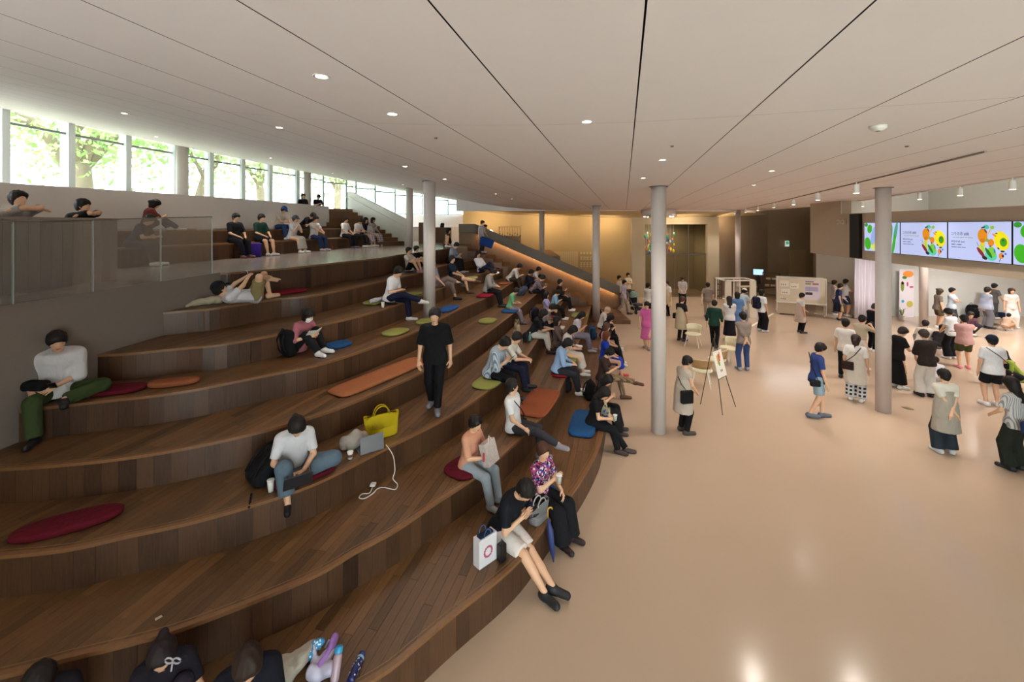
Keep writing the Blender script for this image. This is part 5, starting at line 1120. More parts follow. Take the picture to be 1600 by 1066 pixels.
for i in range(16):
    a, zz = rr.uniform(0, 6.28), rr.uniform(-.09, .06); dm.cbox((math.cos(a)*.0332, math.sin(a)*.0332, zz), (.008, .008, .009), M)
dm.build('printed_dots', mat('bottle_dots', 'c9d0e0', .5), fb)
lo = P(505, 1052, .4)
pb_ = blob('plastic_bag', 'white plastic carrier bag slumped on the lowest step', 'bag', [bone((-.09, -.02, .05), (.07, -.04, .05), .055, .06, k=.04), bone((.0, .05, .05), (.05, .09, .10), .05, .035, k=.04), bone((-.07, .05, .05), (-.09, .10, .11), .045, .02, k=.03)], lo, .3, mat('thin_plastic', 'b9b2c6', .35, noise=.12, nscale=18), .007)
for sx in (-1, 1): MB().tube([(sx*.05-.02, .08, .1), (sx*.07-.02, .13, .14), (sx*.05-.02, .17, .12), (sx*.02-.02, .15, .08)], .012, 6).build('handle', mat('thin_plastic', 'b9b2c6'), pb_, True)
lo2 = P(462, 1048, .4)
blob('folded_jacket', 'cream jacket heaped beside the plastic bag', 'jacket', [bone((-.14, -.02, .05), (.12, .08, .08), .05, .06, k=.04), bone((-.05, -.08, .04), (.1, .02, .1), .05, .05, k=.04), bone((-.22, .08, .04), (-.08, .06, .06), .035, .05, k=.03)], lo2, .4, cloth('a89f92'), .008)
wb = thing('drink_bottle', 'pink printed drink bottle with a sky blue cap in the plastic bag', 'bottle', P(526, 1040, .5), 0); M = Matrix.Rotation(-.5, 4, 'X')
MB().lathe([(.034, -.1), (.036, -.09), (.036, .06), (.03, .08)], (0, 0, 0), 18, M).build('bottle_body', mat('bottle_pink', 'b59aa6', .35, noise=.15, nscale=30), wb, True); MB().lathe([(.033, .08), (.034, .085), (.034, .12), (.028, .128)], (0, 0, 0), 18, M).build('cap', mat('bottle_sky', '3a96c4', .35), wb, True)
blob('small_towel', 'blue and white cloud patterned towel in the pile', 'towel', [bone((-.05, 0, .03), (.05, .03, .04), .035, .045, k=.03)], P(492, 1022, .47), .8, cloth('3f8fc0', 'dots', 'd0dfe8'), .007)
blob('folding_fan_pouch', 'lilac pouch sticking out of the pile', 'pouch', [bone((-.02, -.08, 0), (.05, .1, .05), .026, .03, k=.02)], P(511, 1022, .5), .1, cloth('9a6fb4'), .007)
w = who('ribbon in her'); p = held(w, (.02, .42, .98))[0]
rb = thing('hair_ribbon', 'pale hair ribbon on the girl at the lower edge', 'ribbon', P(270, 1036, 1.16), 0)
for s in (-1, 1): MB().tube([(s*(.028-.028*math.cos(a)), 0, .02*math.sin(a)+.015) for a in np.linspace(0, 2*math.pi, 10)], .006, 6).build('ribbon_loop', cloth('a9a4ac'), rb, True)
MB().tube([(0, 0, .015), (-.004, -.01, -.05)], .006, 6).build('ribbon_tail', cloth('a9a4ac'), rb)
# straps and bags worn
def strap_bag(label, key, pts, bagoff, size, col):
    w = who(key); p, rz = held(w, bagoff); t = thing('shoulder_bag', label, 'bag', p, rz)
    MB().rbox((0, 0, 0), size, min(size)*.3, 3).build('bag_body', cloth(col), t, True); M = Matrix.LocRotScale(w.location, w.rotation_euler, w.scale); Mi = Matrix.LocRotScale(p, w.rotation_euler, None).inverted()
    MB().tube([Mi @ (M @ Vector(q)) for q in pts], .009, 5).build('strap', cloth(col), t)
strap_bag('black shoulder strap bag worn by the man in the white tee', 'black shoulder strap, leg', [(-.17, .1, .14), (-.08, .16, .28), (.06, .16, .42), (.13, .05, .58)], (-.17, .12, .1), (.16, .08, .1), '16161a')
strap_bag('black belt bag worn by the apron attendant beside the easel', 'black belt bag beside', [(.2, .0, .95), (.15, -.12, 1.1), (.05, -.15, 1.25)], (.22, -.04, .86), (.09, .26, .26), '141416')
strap_bag('black bag hanging at the side of the striding man', 'striding across', [(.2, -.05, .9), (.15, -.14, 1.15), (-.1, -.12, 1.42)], (.2, -.1, .82), (.1, .2, .14), '1c1c20')
strap_bag('brown leather bag of the ponytailed attendant', 'checked trousers', [(-.2, -.1, .98), (.0, -.17, 1.2), (.12, -.1, 1.4)], (-.14, -.2, .92), (.24, .06, .2), '2c1c18')
strap_bag('black strap across the back of the man in the navy cap', 'crossbody strap', [(-.2, -.12, 1.42), (0, -.2, 1.25), (.2, -.16, 1.06)], (.24, -.02, .98), (.06, .12, .12), '17181c')
strap_bag('blue shoulder bag of the person in stripes', 'dark trousers at the frame', [(.14, -.14, 1.42), (.1, -.22, 1.2), (.0, -.22, 1.0)], (-.04, -.24, .9), (.4, .1, .2), '1f3358')
strap_bag('black shoulder bag of the attendant in the long beige apron', 'long beige apron with', [(-.22, .0, 1.0), (-.16, .05, 1.3)], (-.24, .0, .92), (.1, .26, .2), '1a181a')
w = who('navy backpack looking'); backpack('navy backpack worn by the man in the white tee', tuple(held(w, (0, -.24, .92))[0]), w.rotation_euler.z+math.pi, '191c30', 1.05)
w = who('white tote'); w = who('walking to the booths'); tote('white cloth tote carried to the booths', held(w, (-.26, -.1, .62))[0], w.rotation_euler.z+1.5, 'd2c8b8', .3, .06, .34, 1.0)
w = who('woven bag'); tote('woven straw bag held by the woman in navy', held(w, (.24, .1, .45))[0], w.rotation_euler.z, 'b09a6c', .26, .1, .24, 1.1)
backpack('black backpack standing against the concrete wall', (P(1521, 497, 0).x, 20.2, .001), 0, '121214', 1.35)
blob('duffel_bag', 'navy duffel bag lying against the concrete wall', 'bag', [bone((-.3, 0, .14), (.3, 0, .12), .14, .12, k=.05)], (P(1570, 500, 0).x+.2, 20.25, 0), 0, cloth('1a2340'), .02)
phone('phone raised by the woman taking a photograph', who('taking a photograph'), (0, .52, 1.37), 0)
phone('phone in the hands of the man in the striped shirt', who('pale striped shirt'), (.0, .44, .42), -.8)
phone('phone in the hands of the man in the white polo', who('white polo and navy'), (.0, .38, .33), -.8)
w = who('leafing through'); p, rz = held(w, (-.02, .40, .3)); pb = thing('paper_bag', 'printed paper bag on the knees of the boy in salmon', 'bag', p, rz); MB().box((-.13, -.05, -.1), (.13, .05, .2), Matrix.Rotation(.3, 4, 'X')).build('bag_body', mat('print_paper', 'c4b6ae', .7, noise=.35, nscale=30), pb); MB().tube([(-.05, 0, .2), (0, -.02, .28), (.05, 0, .2)], .005, 6).build('handle', mat('cord_white', 'd6d0c8', .7), pb); MB().rbox((.16, 0, .05), (.03, .02, .12), .008, 2).build('red_tag', mat('tag_red', 'b4384a', .5), pb)
# ================================================================ hall furniture and fittings
M_CREAM = mat('cream_seat', 'd8cfae', .6); M_TAN = mat('tan_ply', 'a88458', .45); M_WSTEEL = mat('white_steel', 'ded8cc', .4)
def chair(label, x, y, yaw):
    p = P(x, y, 0); t = thing('lounge_chair', label, 'chair', p, -math.radians(yaw), 'cream lounge chairs')
    N = 28; v = []; prof = [(.86, .40), (1, .415), (1.02, .44), (.93, .465), (.5, .47), (.1, .465)]
    for r, z in prof:
        for j in range(N): a = 2*math.pi*j/N; v.append((math.cos(a)*.27*r, math.sin(a)*.24*r, z))
    f = [(i*N+j, i*N+(j+1) % N, (i+1)*N+(j+1) % N, (i+1)*N+j) for i in range(len(prof)-1) for j in range(N)]+[tuple(range(N))[::-1], tuple(range(len(prof)*N-N, len(prof)*N))]
    MB().add(v, f).build('seat', M_CREAM, t, True)
    def shell(r0, r1, m, nm):
        v = []; K = 16
        for rr in (r0, r1):
            for zt in (.52, .60, .70, .76):
                for j in range(K+1):
                    a = math.radians(-155+130*j/K); e = abs(j/K-.5)*2; z = zt if zt < .75 else zt-.05*e**3
                    v.append((math.cos(a)*(rr+(zt-.5)*.12), math.sin(a)*(rr*.88+(zt-.5)*.18), z))
        n = K+1; f = []
        for s in (0, 1):
            for i in range(3):
                for j in range(K): q = (s*4*n+i*n+j, s*4*n+i*n+j+1, s*4*n+(i+1)*n+j+1, s*4*n+(i+1)*n+j); f.append(q if s else q[::-1])
        for j in range(K): f += [(j, j+1, 4*n+j+1, 4*n+j), (3*n+j+1, 3*n+j, 7*n+j, 7*n+j+1)]
        for i in range(3): f += [(i*n, (i)*n+4*n, (i+1)*n+4*n, (i+1)*n), ((i+1)*n+K, (i+1)*n+4*n+K, i*n+4*n+K, i*n+K)]
        MB().add(v, f).build(nm, m, t, True)
    shell(.25, .275, M_CREAM, 'back_pad'); shell(.2755, .285, M_TAN, 'back_shell')
    for sx, sy in ((1, 1), (1, -1), (-1, 1), (-1, -1)): MB().tube([(sx*.15, sy*.13, .41), (sx*.24, sy*.23, 0)], [.015, .011], 8).build('leg', M_WSTEEL, t)
    for sx in (-1, 1): MB().tube([(sx*.2, -.12, .42), (sx*.24, -.16, .56)], .012, 6).build('back_bracket', M_WSTEEL, t)
    return t
chair('cream lounge chair facing the viewer beside the long apron attendant', 1083, 541, 215)
chair('cream lounge chair showing its tan plywood back beside the easel', 1096, 603, 25)
chair('cream lounge chair behind the easel', 1120, 585, 300)
chair('cream lounge chair farthest behind the easel', 1138, 566, 250)
# easel
ep = P(1124, 640, 0); ez = thing('easel', 'thin black tripod easel carrying a small poster', 'easel', ep)
ap = Vector((-.02, .25, 1.6)); ft = [P(1094.5, 631.7, 0)-ep, P(1129, 649, 0)-ep, P(1149.5, 636, 0)-ep]
for q in ft: MB().tube([ap, q], .010, 6).build('leg', mat('easel_black', '2c2822', .4), ez)
MB().tube([ap+(ft[1]-ap)*.55, ap+(ft[2]-ap)*.55], .008, 6).build('ledge', mat('easel_black', '2c2822'), ez)
c0 = ap+(ft[1]-ap)*.55+Vector((0, -.015, .02)); c1 = ap+(ft[2]-ap)*.55+Vector((.0, -.015, .02)); u = (c1-c0); u.z = 0; u.normalize(); upv = (ap-(c0+c1)/2).normalized()
pw = thing('poster_board', 'small white poster with a colourful figure on the easel', 'poster', ep+c0, 0); n_ = u.cross(upv).normalized()
Mx = Matrix(((u.x, upv.x, n_.x, 0), (u.y, upv.y, n_.y, 0), (u.z, upv.z, n_.z, 0), (0, 0, 0, 1)))
MB().box((-.02, 0, 0), (.40, .60, .012), Mx).build('board', mat('poster_white', 'e2dcd0', .6), pw)
for (a, b, c, d, col) in ((.10, .30, .16, .50, 'c9a63a'), (.17, .36, .24, .52, 'c44a3a'), (.14, .26, .2, .36, '6a9a4a'), (.24, .42, .28, .56, 'd87a3a')): MB().box((a, b, .012), (c, d, .014), Mx).build('printed_shape', mat('print_'+col, col, .6), pw)
for (a, b) in ((.16, .12), (.22, .12)): MB().box((a, b, .012), (a+.03, b+.05, .014), Mx).build('printed_mark', mat('print_dark', '3a3632', .6), pw)
# notice board on wheels
nb0 = P(1215, 491, 0); nd = (P(1266, 495, 0)-nb0).normalized(); rz = math.atan2(nd.y, nd.x); nbd = thing('notice_board', 'wheeled white display board with pinned sheets and a lower cabinet', 'notice board', nb0, rz)
M_BRD = mat('board_cream', 'd0c1a8', .6)
MB().box((0, 0, .62), (1.9, .04, 1.75)).build('panel', M_BRD, nbd); MB().box((-.04, -.05, .58), (1.95, .55, .63)).build('tray', M_WSTEEL, nbd)
for x in (-.03, 1.92): MB().box((x, .0, .1), (x+.03, .03, 1.8)).build('post', M_WSTEEL, nbd); MB().box((x, .48, .1), (x+.03, .51, 1.8)).build('post', M_WSTEEL, nbd)
MB().box((-.03, 0, 1.76), (1.95, .03, 1.8)).box((-.03, .48, 1.76), (1.95, .51, 1.8)).box((-.03, 0, 1.76), (0, .51, 1.8)).box((1.92, 0, 1.76), (1.95, .51, 1.8)).build('top_frame', M_WSTEEL, nbd)
MB().box((.02, .02, .06), (.98, .48, .58)).build('cabinet', mat('cabinet_cream', 'b7a58c', .6), nbd)
for (x, y) in ((.05, .06), (.05, .44), (1.88, .06), (1.88, .44)): MB().lathe([(.045, -.02), (.045, .02)], (0, 0, 0), 12, Matrix.Translation((x, y, .045)) @ Matrix.Rotation(math.pi/2, 4, 'Y')).build('caster', mat('caster_white', 'c9c2b6', .5), nbd)
MB().tube([(1.5, .25, .12), (1.9, .25, .12), (1.9, .25, .58)], .02, 8).build('foot_bar', M_WSTEEL, nbd)
for i, (x, z, w, h, c) in enumerate(((.10, 1.36, .36, .28, 'e0d6c4'), (.52, 1.28, .34, .24, 'e2d8c6'), (.15, .98, .36, .26, 'e0d8cc'), (.08, .68, .16, .2, 'd9cfbf'), (1.08, .78, .62, .92, 'cfc3cc'))):
    s = MB().box((x, -.006, z), (x+w, -.001, z+h)).build('pinned_sheet', mat('sheet_'+c, c, .7), nbd)
    if i == 4:
        for (a, b, c_, d, cl) in ((1.12, 1.5, 1.34, 1.58, '9a8a2e'), (1.40, 1.5, 1.64, 1.58, 'a06a3a'), (1.12, 1.2, 1.62, 1.4, 'a79cb8'), (1.12, 1.02, 1.4, 1.14, '3a3238'), (1.12, 1.62, 1.45, 1.66, '6a5a6a')): MB().box((a, -.008, b), (c_, -.006, d)).build('printed_block', mat('print_'+cl, cl, .7), s)
    else:
        for q in range(3): MB().box((x+.05+q*.08, -.008, z+.06), (x+.08+q*.08, -.006, z+.12)).build('printed_mark', mat('print_dark', '3a3632', .6), s)
# booth
bt = thing('display_booth', 'white open frame booth with two upright panels', 'booth', (9.9, 20.2, 0))
for x in (0, 1.15): MB().box((x, 0, 0), (x+.29, .06, 1.72)).build('panel', mat('booth_white', 'd6ccb8', .6), bt); MB().box((x+.02, .95, 0), (x+.06, 1.0, 1.72)).build('post', M_WSTEEL, bt)
MB().box((.85, .9, 0), (.89, .95, 1.7)).build('post', M_WSTEEL, bt)
MB().box((0, 0, 1.70), (1.44, .05, 1.75)).box((0, .95, 1.70), (1.44, 1.0, 1.75)).box((0, 0, 1.70), (.05, 1, 1.75)).box((1.39, 0, 1.70), (1.44, 1, 1.75)).build('top_frame', M_WSTEEL, bt)
MB().box((.29, .3, .72), (1.15, .9, .76)).build('counter', mat('booth_white', 'd6ccb8'), bt)
for x, h in ((.5, .22), (.75, .14), (.95, .3)): 
    s = MB().lathe([(.04, 0), (.06, h*.5), (.03, h)], (9.9+x, 20.7, .761), 12).build('craft_figure', mat('craft_dark', '4a382c', .6), None, True); setp(s, {.5: 'dark craft figure at one end of the booth counter', .75: 'smallest dark craft figure on the booth counter', .95: 'tallest dark craft figure on the booth counter'}[x], 'figurine')
tp = MB(); a, b = P(1172, 511, .003), P(1208, 490, .003); d = (b-a).normalized(); nn = Vector((-d.y, d.x, 0))*.05
setp(MB().prism([(a+nn)[:2], (b+nn)[:2], (b-nn)[:2], (a-nn)[:2]], .001, .004).build('floor_tape', mat('tape_white', 'd9cfbc', .6)), 'white tape strip stuck on the floor beside the booth', 'tape')
# monitor on stand
mo = thing('monitor_stand', 'small lit monitor on a black floor stand', 'monitor', (15.9, 28.1, 0), -.5)
MB().rbox((0, 0, .03), (.7, .5, .05), .02, 2).build('base', mat('stand_black', '17161a', .5), mo); MB().box((-.04, -.03, .05), (.04, .03, 1.1)).build('pole', mat('stand_black', '17161a'), mo); MB().rbox((0, -.02, .75), (.24, .12, .5), .02, 2).build('body_box', mat('stand_black', '17161a'), mo)
MB().rbox((0, -.04, 1.28), (.62, .05, .42), .01, 2).build('bezel', mat('stand_black', '17161a'), mo); MB().box((-.28, -.07, 1.1), (.28, -.066, 1.46)).build('screen', mat('screen_blue', (.35, .55, .8), .3, emit=1.6), mo)
# racks, table, shelf
def rack(label, loc, rz, w=.5, h=1.3, n=4):
    t = thing('shelf_rack', label, 'shelf', loc, rz); m = wood('rack_wood', '3a281a', '5a3f2a', .5)
    for x in (-w/2, w/2-.03):
        for y in (-.15, .12): MB().box((x, y, 0), (x+.03, y+.03, h)).build('post', m, t, tint=.4)
    for i in range(n): MB().box((-w/2, -.15, .12+i*(h-.15)/(n-1)), (w/2, .15, .15+i*(h-.15)/(n-1))).build('shelf_board', m, t, tint=.5)
    return t
rack('dark wooden rack beside the glazed doorway', (P(1119, 465, 0).x, 25.6, 0), 0, .3, 1.2)
r_ = rack('dark wooden shelf holding white parcels behind the notice board', (15.6, 26.2, 0), -.5, .9, 1.45)
for i, (x, z) in enumerate(((-.2, .6), (.15, 1.0), (-.15, 1.0), (.1, .6))): MB().rbox((x, -.02, z+.08), (.24, .2, .12), .03, 2).build('parcel', mat('parcel_white', 'c4b6a2', .7), r_)
tb = thing('side_table', 'pale topped table with trestle legs near the booth', 'table', (13.6, 25.3, 0), .2)
MB().box((-.5, -.3, .72), (.5, .3, .75)).build('table_top', mat('table_pale', 'd2c4a8', .5), tb)
for x, y in ((-.45, -.25), (.45, -.25), (-.45, .25), (.45, .25)): MB().tube([(x, y, .72), (x*1.05, y*1.05, 0)], .018, 6).build('leg', mat('trestle_dark', '5a4632', .6), tb)
blob('draped_cart', 'low cart under a crumpled white cloth', 'cart', [bone((-.35, 0, .45), (.35, 0, .55), .12, .16, k=.05), bone((0, 0, .2), (0, 0, .5), .25, .2, (1, 0, 0), .6, k=.05)], (P(1203, 462, 0).x, 24.6, 0), .3, cloth('c9bda8'), .025)
# stroller
sp_ = P(994, 489, 0); so = thing('stroller', 'black stroller with a patterned hood parked by the doorway', 'stroller', sp_, .4); ms = mat('stroller_black', '16161a', .6)
for x in (-.26, .26):
    for y in (-.3, .3): MB().lathe([(.09, -.02), (.1, 0), (.09, .02)], (0, 0, 0), 16, Matrix.Translation((x, y, .1)) @ Matrix.Rotation(math.pi/2, 4, 'Y')).build('wheel', ms, so, True)
    MB().tube([(x, -.3, .12), (x*.9, 0, .45), (x*.9, .3, .75), (x*.9, .42, 1.02)], .014, 6).build('side_frame', mat('stroller_grey', '8a8a8e', .4), so)
    MB().tube([(x, .3, .12), (x*.9, 0, .45), (x*.9, -.3, .55)], .014, 6).build('side_frame', mat('stroller_grey', '8a8a8e'), so)
MB().tube([(-.24, .42, 1.02), (.24, .42, 1.02)], .018, 8).build('push_bar', ms, so)
MB().rbox((0, -.02, .42), (.42, .5, .1), .04, 3).rbox((0, .22, .65), (.42, .1, .5), .04, 3, ).build('seat', ms, so, True)
MB().rbox((0, .0, .22), (.4, .42, .16), .05, 3).build('basket', ms, so, True)
hv = []; 
for i in range(9):
    th = math.radians(10+i*16)
    for j in range(9): ph = math.radians(-90+j*22.5); hv.append((.23*math.sin(ph), .18-.32*math.cos(th)*math.cos(ph)*.8, .72+.32*math.sin(th)*max(.35, math.cos(ph))))
MB().add(hv, [(i*9+j, i*9+j+1, (i+1)*9+j+1, (i+1)*9+j) for i in range(8) for j in range(8)]).build('hood', cloth('6a8a84', 'dots', 'b9c4b4'), so, True)
# chandelier of coloured pieces
cx, cy = 7.75, 23.0; zc = ceil_at(cx, cy); ch = thing('chandelier', 'white ring chandelier trailing many coloured glass pieces', 'chandelier', (cx, cy, zc))
MB().lathe([(.9, -.36), (.9, 0), (.86, 0), (.86, -.36)], (0, 0, 0), 40).build('ring', mat('ring_white', 'd8cfc8', .5), ch, True)
MB().lathe([(.88, -.06), (.88, -.055)], (0, 0, 0), 40).build('ring_top', M_BLACK, ch)
rr = random.Random(11); CP = ['c0392b', 'd9822b', 'd9c22b', '3f9a4a', '2f7f8f', '3a4f9a', 'a03a7a', 'd9d4c4', '7fbf6a', 'e08a5a']
for i in range(90):
    a = rr.uniform(0, 6.28); ra = .8*rr.uniform(.3, 1)**.6; z = -1.05-rr.betavariate(2, 2)*1.25-(.3*(1-ra)); s = rr.uniform(.05, .12)
    c = CP[i % 10]; g = MB().lathe([(.01, -s), (s*.6, -s*.3), (s*.5, s*.4), (.01, s)], (ra*math.cos(a), ra*math.sin(a), z), 6).build('glass_piece', mat('glass_'+c, c, .2), ch)
    if i % 3 == 0: MB().tube([(ra*math.cos(a), ra*math.sin(a), z+s), (ra*math.cos(a)*.98, ra*math.sin(a)*.98, -.3)], .003, 4).build('wire', mat('wire_grey', 'a8a298', .5), ch)
for a in np.linspace(0, 6.28, 7)[:-1]: MB().lathe([(.03, -.4), (.05, -.36)], (.75*math.cos(a), .75*math.sin(a), 0), 10).build('lamp', mat('lamp_lens', (1, .88, .72), .3, emit=12), ch)
spot('chandelier_lamp', (cx, cy, zc-.5), (cx, cy, 0), DOWN_W*1.2, 120, .8, WARM, .2)
# wall screens
SDIR = Vector((BX(10)-BX(9), 1, 0)).normalized(); srz = math.atan2(SDIR.y, SDIR.x)
M_LAV = mat('screen_lavender', (.50, .56, .86), .3, emit=.9)
def emat(c): return mat('pix_'+c, c, .4, emit=.8)
def text(body, size, m, parent, x, z, y=-.006):
    cu = bpy.data.curves.new('lettering', 'FONT'); cu.body = body; cu.size = size; cu.extrude = .0008
    tmp = bpy.data.objects.new('lettering_tmp', cu); COL.objects.link(tmp); dg = bpy.context.evaluated_depsgraph_get(); me = bpy.data.meshes.new_from_object(tmp.evaluated_get(dg)); bpy.data.objects.remove(tmp)
    o = bpy.data.objects.new('lettering', me); COL.objects.link(o); me.materials.clear(); me.materials.append(m); o.parent = parent; o.rotation_euler = (math.pi/2, 0, 0); o.location = (x, y, z); return o
def disc(m, parent, x, z, rx, rz, rot=0, y=-.004, n=20, nm='printed_shape'):
    c, s = math.cos(rot), math.sin(rot); v = []
    for yy in (y, y-.0012):
        for j in range(n): a = 2*math.pi*j/n; px, pz = math.cos(a)*rx, math.sin(a)*rz; v.append((x+px*c-pz*s, yy, z+px*s+pz*c))
    return MB().add(v, [tuple(range(n)), tuple(range(2*n-1, n-1, -1))]+[(j, (j+1) % n, n+(j+1) % n, n+j) for j in range(n)]).build(nm, m, parent)
SW, SH = 1.70, .93
def screen(i, label):
    Y1 = 14.27-i*1.72*SDIR.y; s = thing('wall_screen', label, 'screen', (BX(Y1)-.02, Y1, 3.46), srz+math.pi, 'row of wall screens')
    # local +x runs towards the viewer along the beam, -y faces the hall
    s.rotation_euler.z = srz+math.pi
    return s
def scr_build(s):
    MB().box((0, -.05, 0), (SW, .0, SH)).build('bezel', mat('screen_black', '0d0f18', .4), s)
    return MB().box((.014, -.054, .014), (SW-.014, -.05, SH-.014)).build('display', M_LAV, s)
for i, lb in enumerate(('wall screen filled with green and lemon brush shapes', 'wall screen with event lettering, partly beside the green screen', 'wall screen with event lettering, nearest the viewer in full', 'wall screen cut off by the picture edge')):
    s = screen(i, lb); scr_build(s)
    # facing: hall lies at lower X; flip so that -y local points there
    g = empty('artwork', (0, -.056, 0)); g.parent = s
    if i in (1, 2):
        D = emat('2a3040')
        text('コモの市 #00', .092, D, g, .10, .60); text('2025.07.05 (sat)', .062, D, g, .11, .425)
        for (z, h, c, segs) in ((.535, .016, '9aa04a', ((.16, .24), (.26, .36), (.38, .50), (.52, .58), (.60, .74))), (.362, .022, '5a6080', ((.12, .22), (.25, .27), (.30, .42))), (.300, .016, '5a6080', ((.12, .28), (.30, .42), (.44, .54)))):
            for a, b in segs: MB().box((a, -.006, z), (b, -.004, z+h)).build('fine_print', emat(c), g)
        for (x, z, rx, rzz, ro, c) in ((1.0, .60, .125, .16, .1, 'e8920e'), (1.0, .40, .06, .08, 0, 'e8d028'), (1.0, .49, .07, .05, 0, 'd97a10'), (1.10, .80, .07, .05, -.3, '4ac8a8'), (1.02, .79, .06, .018, .3, '12301e'), (1.08, .71, .06, .02, -.9, '7a2a10'), (1.25, .79, .05, .04, 0, '8cc83a'), (1.18, .70, .09, .014, 1.0, 'e0b83a'),
            (1.47, .50, .17, .22, .5, 'f0e010'), (1.52, .47, .085, .095, 0, '3a9a12'), (1.51, .51, .025, .025, 0, '1f5a10'), (1.30, .62, .06, .02, -.5, 'e08a3a'), (1.35, .66, .03, .014, 0, '12301e'), (1.50, .27, .05, .02, 0, '0e3a20'), (1.40, .33, .03, .018, -.7, '12301e'),
            (1.22, .45, .075, .085, 0, 'e8820e'), (1.13, .50, .04, .04, 0, '6ab03a'), (1.2, .37, .02, .015, 0, '12301e'), (1.22, .17, .15, .12, -.3, '58cfae'), (1.24, .24, .10, .12, .3, '7ac838'), (1.16, .22, .14, .04, -.9, '0f7a20'), (1.0, .30, .06, .09, .5, 'a8d85a'), (.95, .28, .03, .10, .35, 'e8d848'),
            (.96, .22, .045, .15, .75, '8a1a34'), (1.06, .10, .07, .04, -.25, '2a1a1c'), (1.47, .17, .06, .065, 0, 'ee8a30'), (1.51, .17, .025, .03, 0, '1a1a14'), (1.57, .22, .025, .025, 0, '1a86d8'), (1.44, .08, .008, .05, -.4, '2a4a5a'), (.88, .40, .006, .06, .5, '3a6a5a'), (1.31, .27, .02, .05, .2, '2a78c8')):
            disc(emat(c), g, x, z, rx, rzz, ro, -.004-.0001*len(g.children))
    else:
        for (x, z, rx, rzz, ro, c) in ((.2, .25, .16, .2, .3, '3ab41a'), (.30, .72, .12, .14, -.4, '3ab41a'), (.12, .85, .09, .06, 0, '2a9a2a'), (.55, .2, .2, .14, .2, 'd8e868'), (.9, .62, .34, .26, .4, 'dcec6a'), (1.25, .5, .11, .52, -.35, '2a9a2a'), (1.52, .62, .07, .32, -.4, '4aa890'), (1.45, .2, .06, .3, -.35, '3ab41a'), (.5, .5, .12, .3, -.5, '9ab4f0')):
            if abs(z-.46)+rzz*abs(math.cos(ro)) < .56 or True: disc(emat(c), g, x, max(rzz*.95, min(SH-.95*rzz, z)) if rzz < .45 else SH/2, rx, min(rzz, .43), ro if rzz < .3 else ro*.6, -.004-.0001*len(g.children))
setp(MB().box((BX(14.5)-.12, 14.5, 3.2), (BX(14.5)-.005, 14.9, 4.68)).build('dark_recess_panel', M_BLACK), 'tall black slot beside the wall screens', 'panel')
for x, lb in ((1313.5, 'small white speaker on the beam farther from the screens'), (1321, 'small white speaker on the beam nearer the screens')):
    r = (x-800)/F; Y = 8.926/(r-.1895); t = thing('wall_speaker', lb, 'speaker', (BX(Y)-.05, Y, CH+(HZ-347)/F*Y), srz); MB().rbox((0, 0, 0), (.12, .1, .16), .015, 2).build('cabinet', mat('speaker_white', 'cfc4b2', .5), t); MB().lathe([(.04, -.003), (.04, .003)], (0, 0, 0), 14, Matrix.Translation((0, .052, 0)) @ Matrix.Rotation(math.pi/2, 4, 'X')).build('grille', mat('speaker_grille', '9a8f80', .6), t)
# curtain
cv = []; K = 60; A_, B_ = Vector((15.75, 19.95, 0)), Vector((17.3, 20.35, 0)); dC = (B_-A_); nC = Vector((-dC.y, dC.x, 0)).normalized()
for z in (0.03, 1.0, 2.0, 3.15):
    for j in range(K+1): q = A_+dC*(j/K)+nC*(.07*math.sin(j*.9)+.03*math.sin(j*.37+z)); cv.append((q.x, q.y, z))
n = K+1; cu_ = mesh('curtain', cv, [(i*n+j, i*n+j+1, (i+1)*n+j+1, (i+1)*n+j) for i in range(3) for j in range(K)], mat('curtain_white', 'd9d2dc', .9), None, None, True); setp(cu_, 'long white curtain hanging beside the sliding door', 'curtain'); sm = cu_.modifiers.new('thickness', 'SOLIDIFY'); sm.thickness = .01
# banner poster on the back wall of the side hall
bn = thing('exhibition_banner', 'tall white banner with orange, green and pink shapes', 'banner', (P(1400, 492, 0).x, 20.3, 0))
MB().box((-.36, 0, 0), (.32, .02, 2.25)).build('sheet', mat('banner_white', 'd9d3da', .7), bn)
for (x, z, w, h, c) in ((.05, 2.02, .50, .30, 'e8923a'), (-.12, 1.86, .22, .14, '3f7a50'), (-.2, 1.6, .12, .12, 'b03a3a'), (-.22, 1.45, .16, .5, '7a8a3a'), (.02, 1.55, .08, .22, 'c04a84'), (.2, 1.42, .2, .09, 'c04a84'), (-.2, .75, .14, .14, '3f9ac0'), (.12, .62, .30, .30, 'c0b050')): disc(mat('print_'+c, c, .7), bn, x, z, w/2, h/2, 0, -.002, 18)
pl = thing('potted_plant', 'small potted grass below the banner', 'plant', (P(1401, 497, 0).x, 19.9, 0)); MB().lathe([(.1, 0), (.13, .18), (.11, .18)], (0, 0, 0), 16).build('pot', mat('pot_white', 'cfc8c0', .6), pl)
lf = MB(); rr = random.Random(4)
for i in range(26):
    a = rr.uniform(0, 6.28); l = rr.uniform(.25, .5); o1 = Vector((math.cos(a), math.sin(a), 0)); w_ = Vector((-o1.y, o1.x, 0))*.012
    p0, p1, p2 = Vector((0, 0, .17))+o1*.03, Vector((0, 0, .17+l*.7))+o1*l*.3, Vector((0, 0, .17+l*.8))+o1*l*.6
    lf.add([p0-w_, p0+w_, p1+w_, p2, p1-w_], [(0, 1, 2, 4), (4, 2, 3)])
lf.build('leaves', mat('grass_leaf', '7a8f3a', .6), pl)
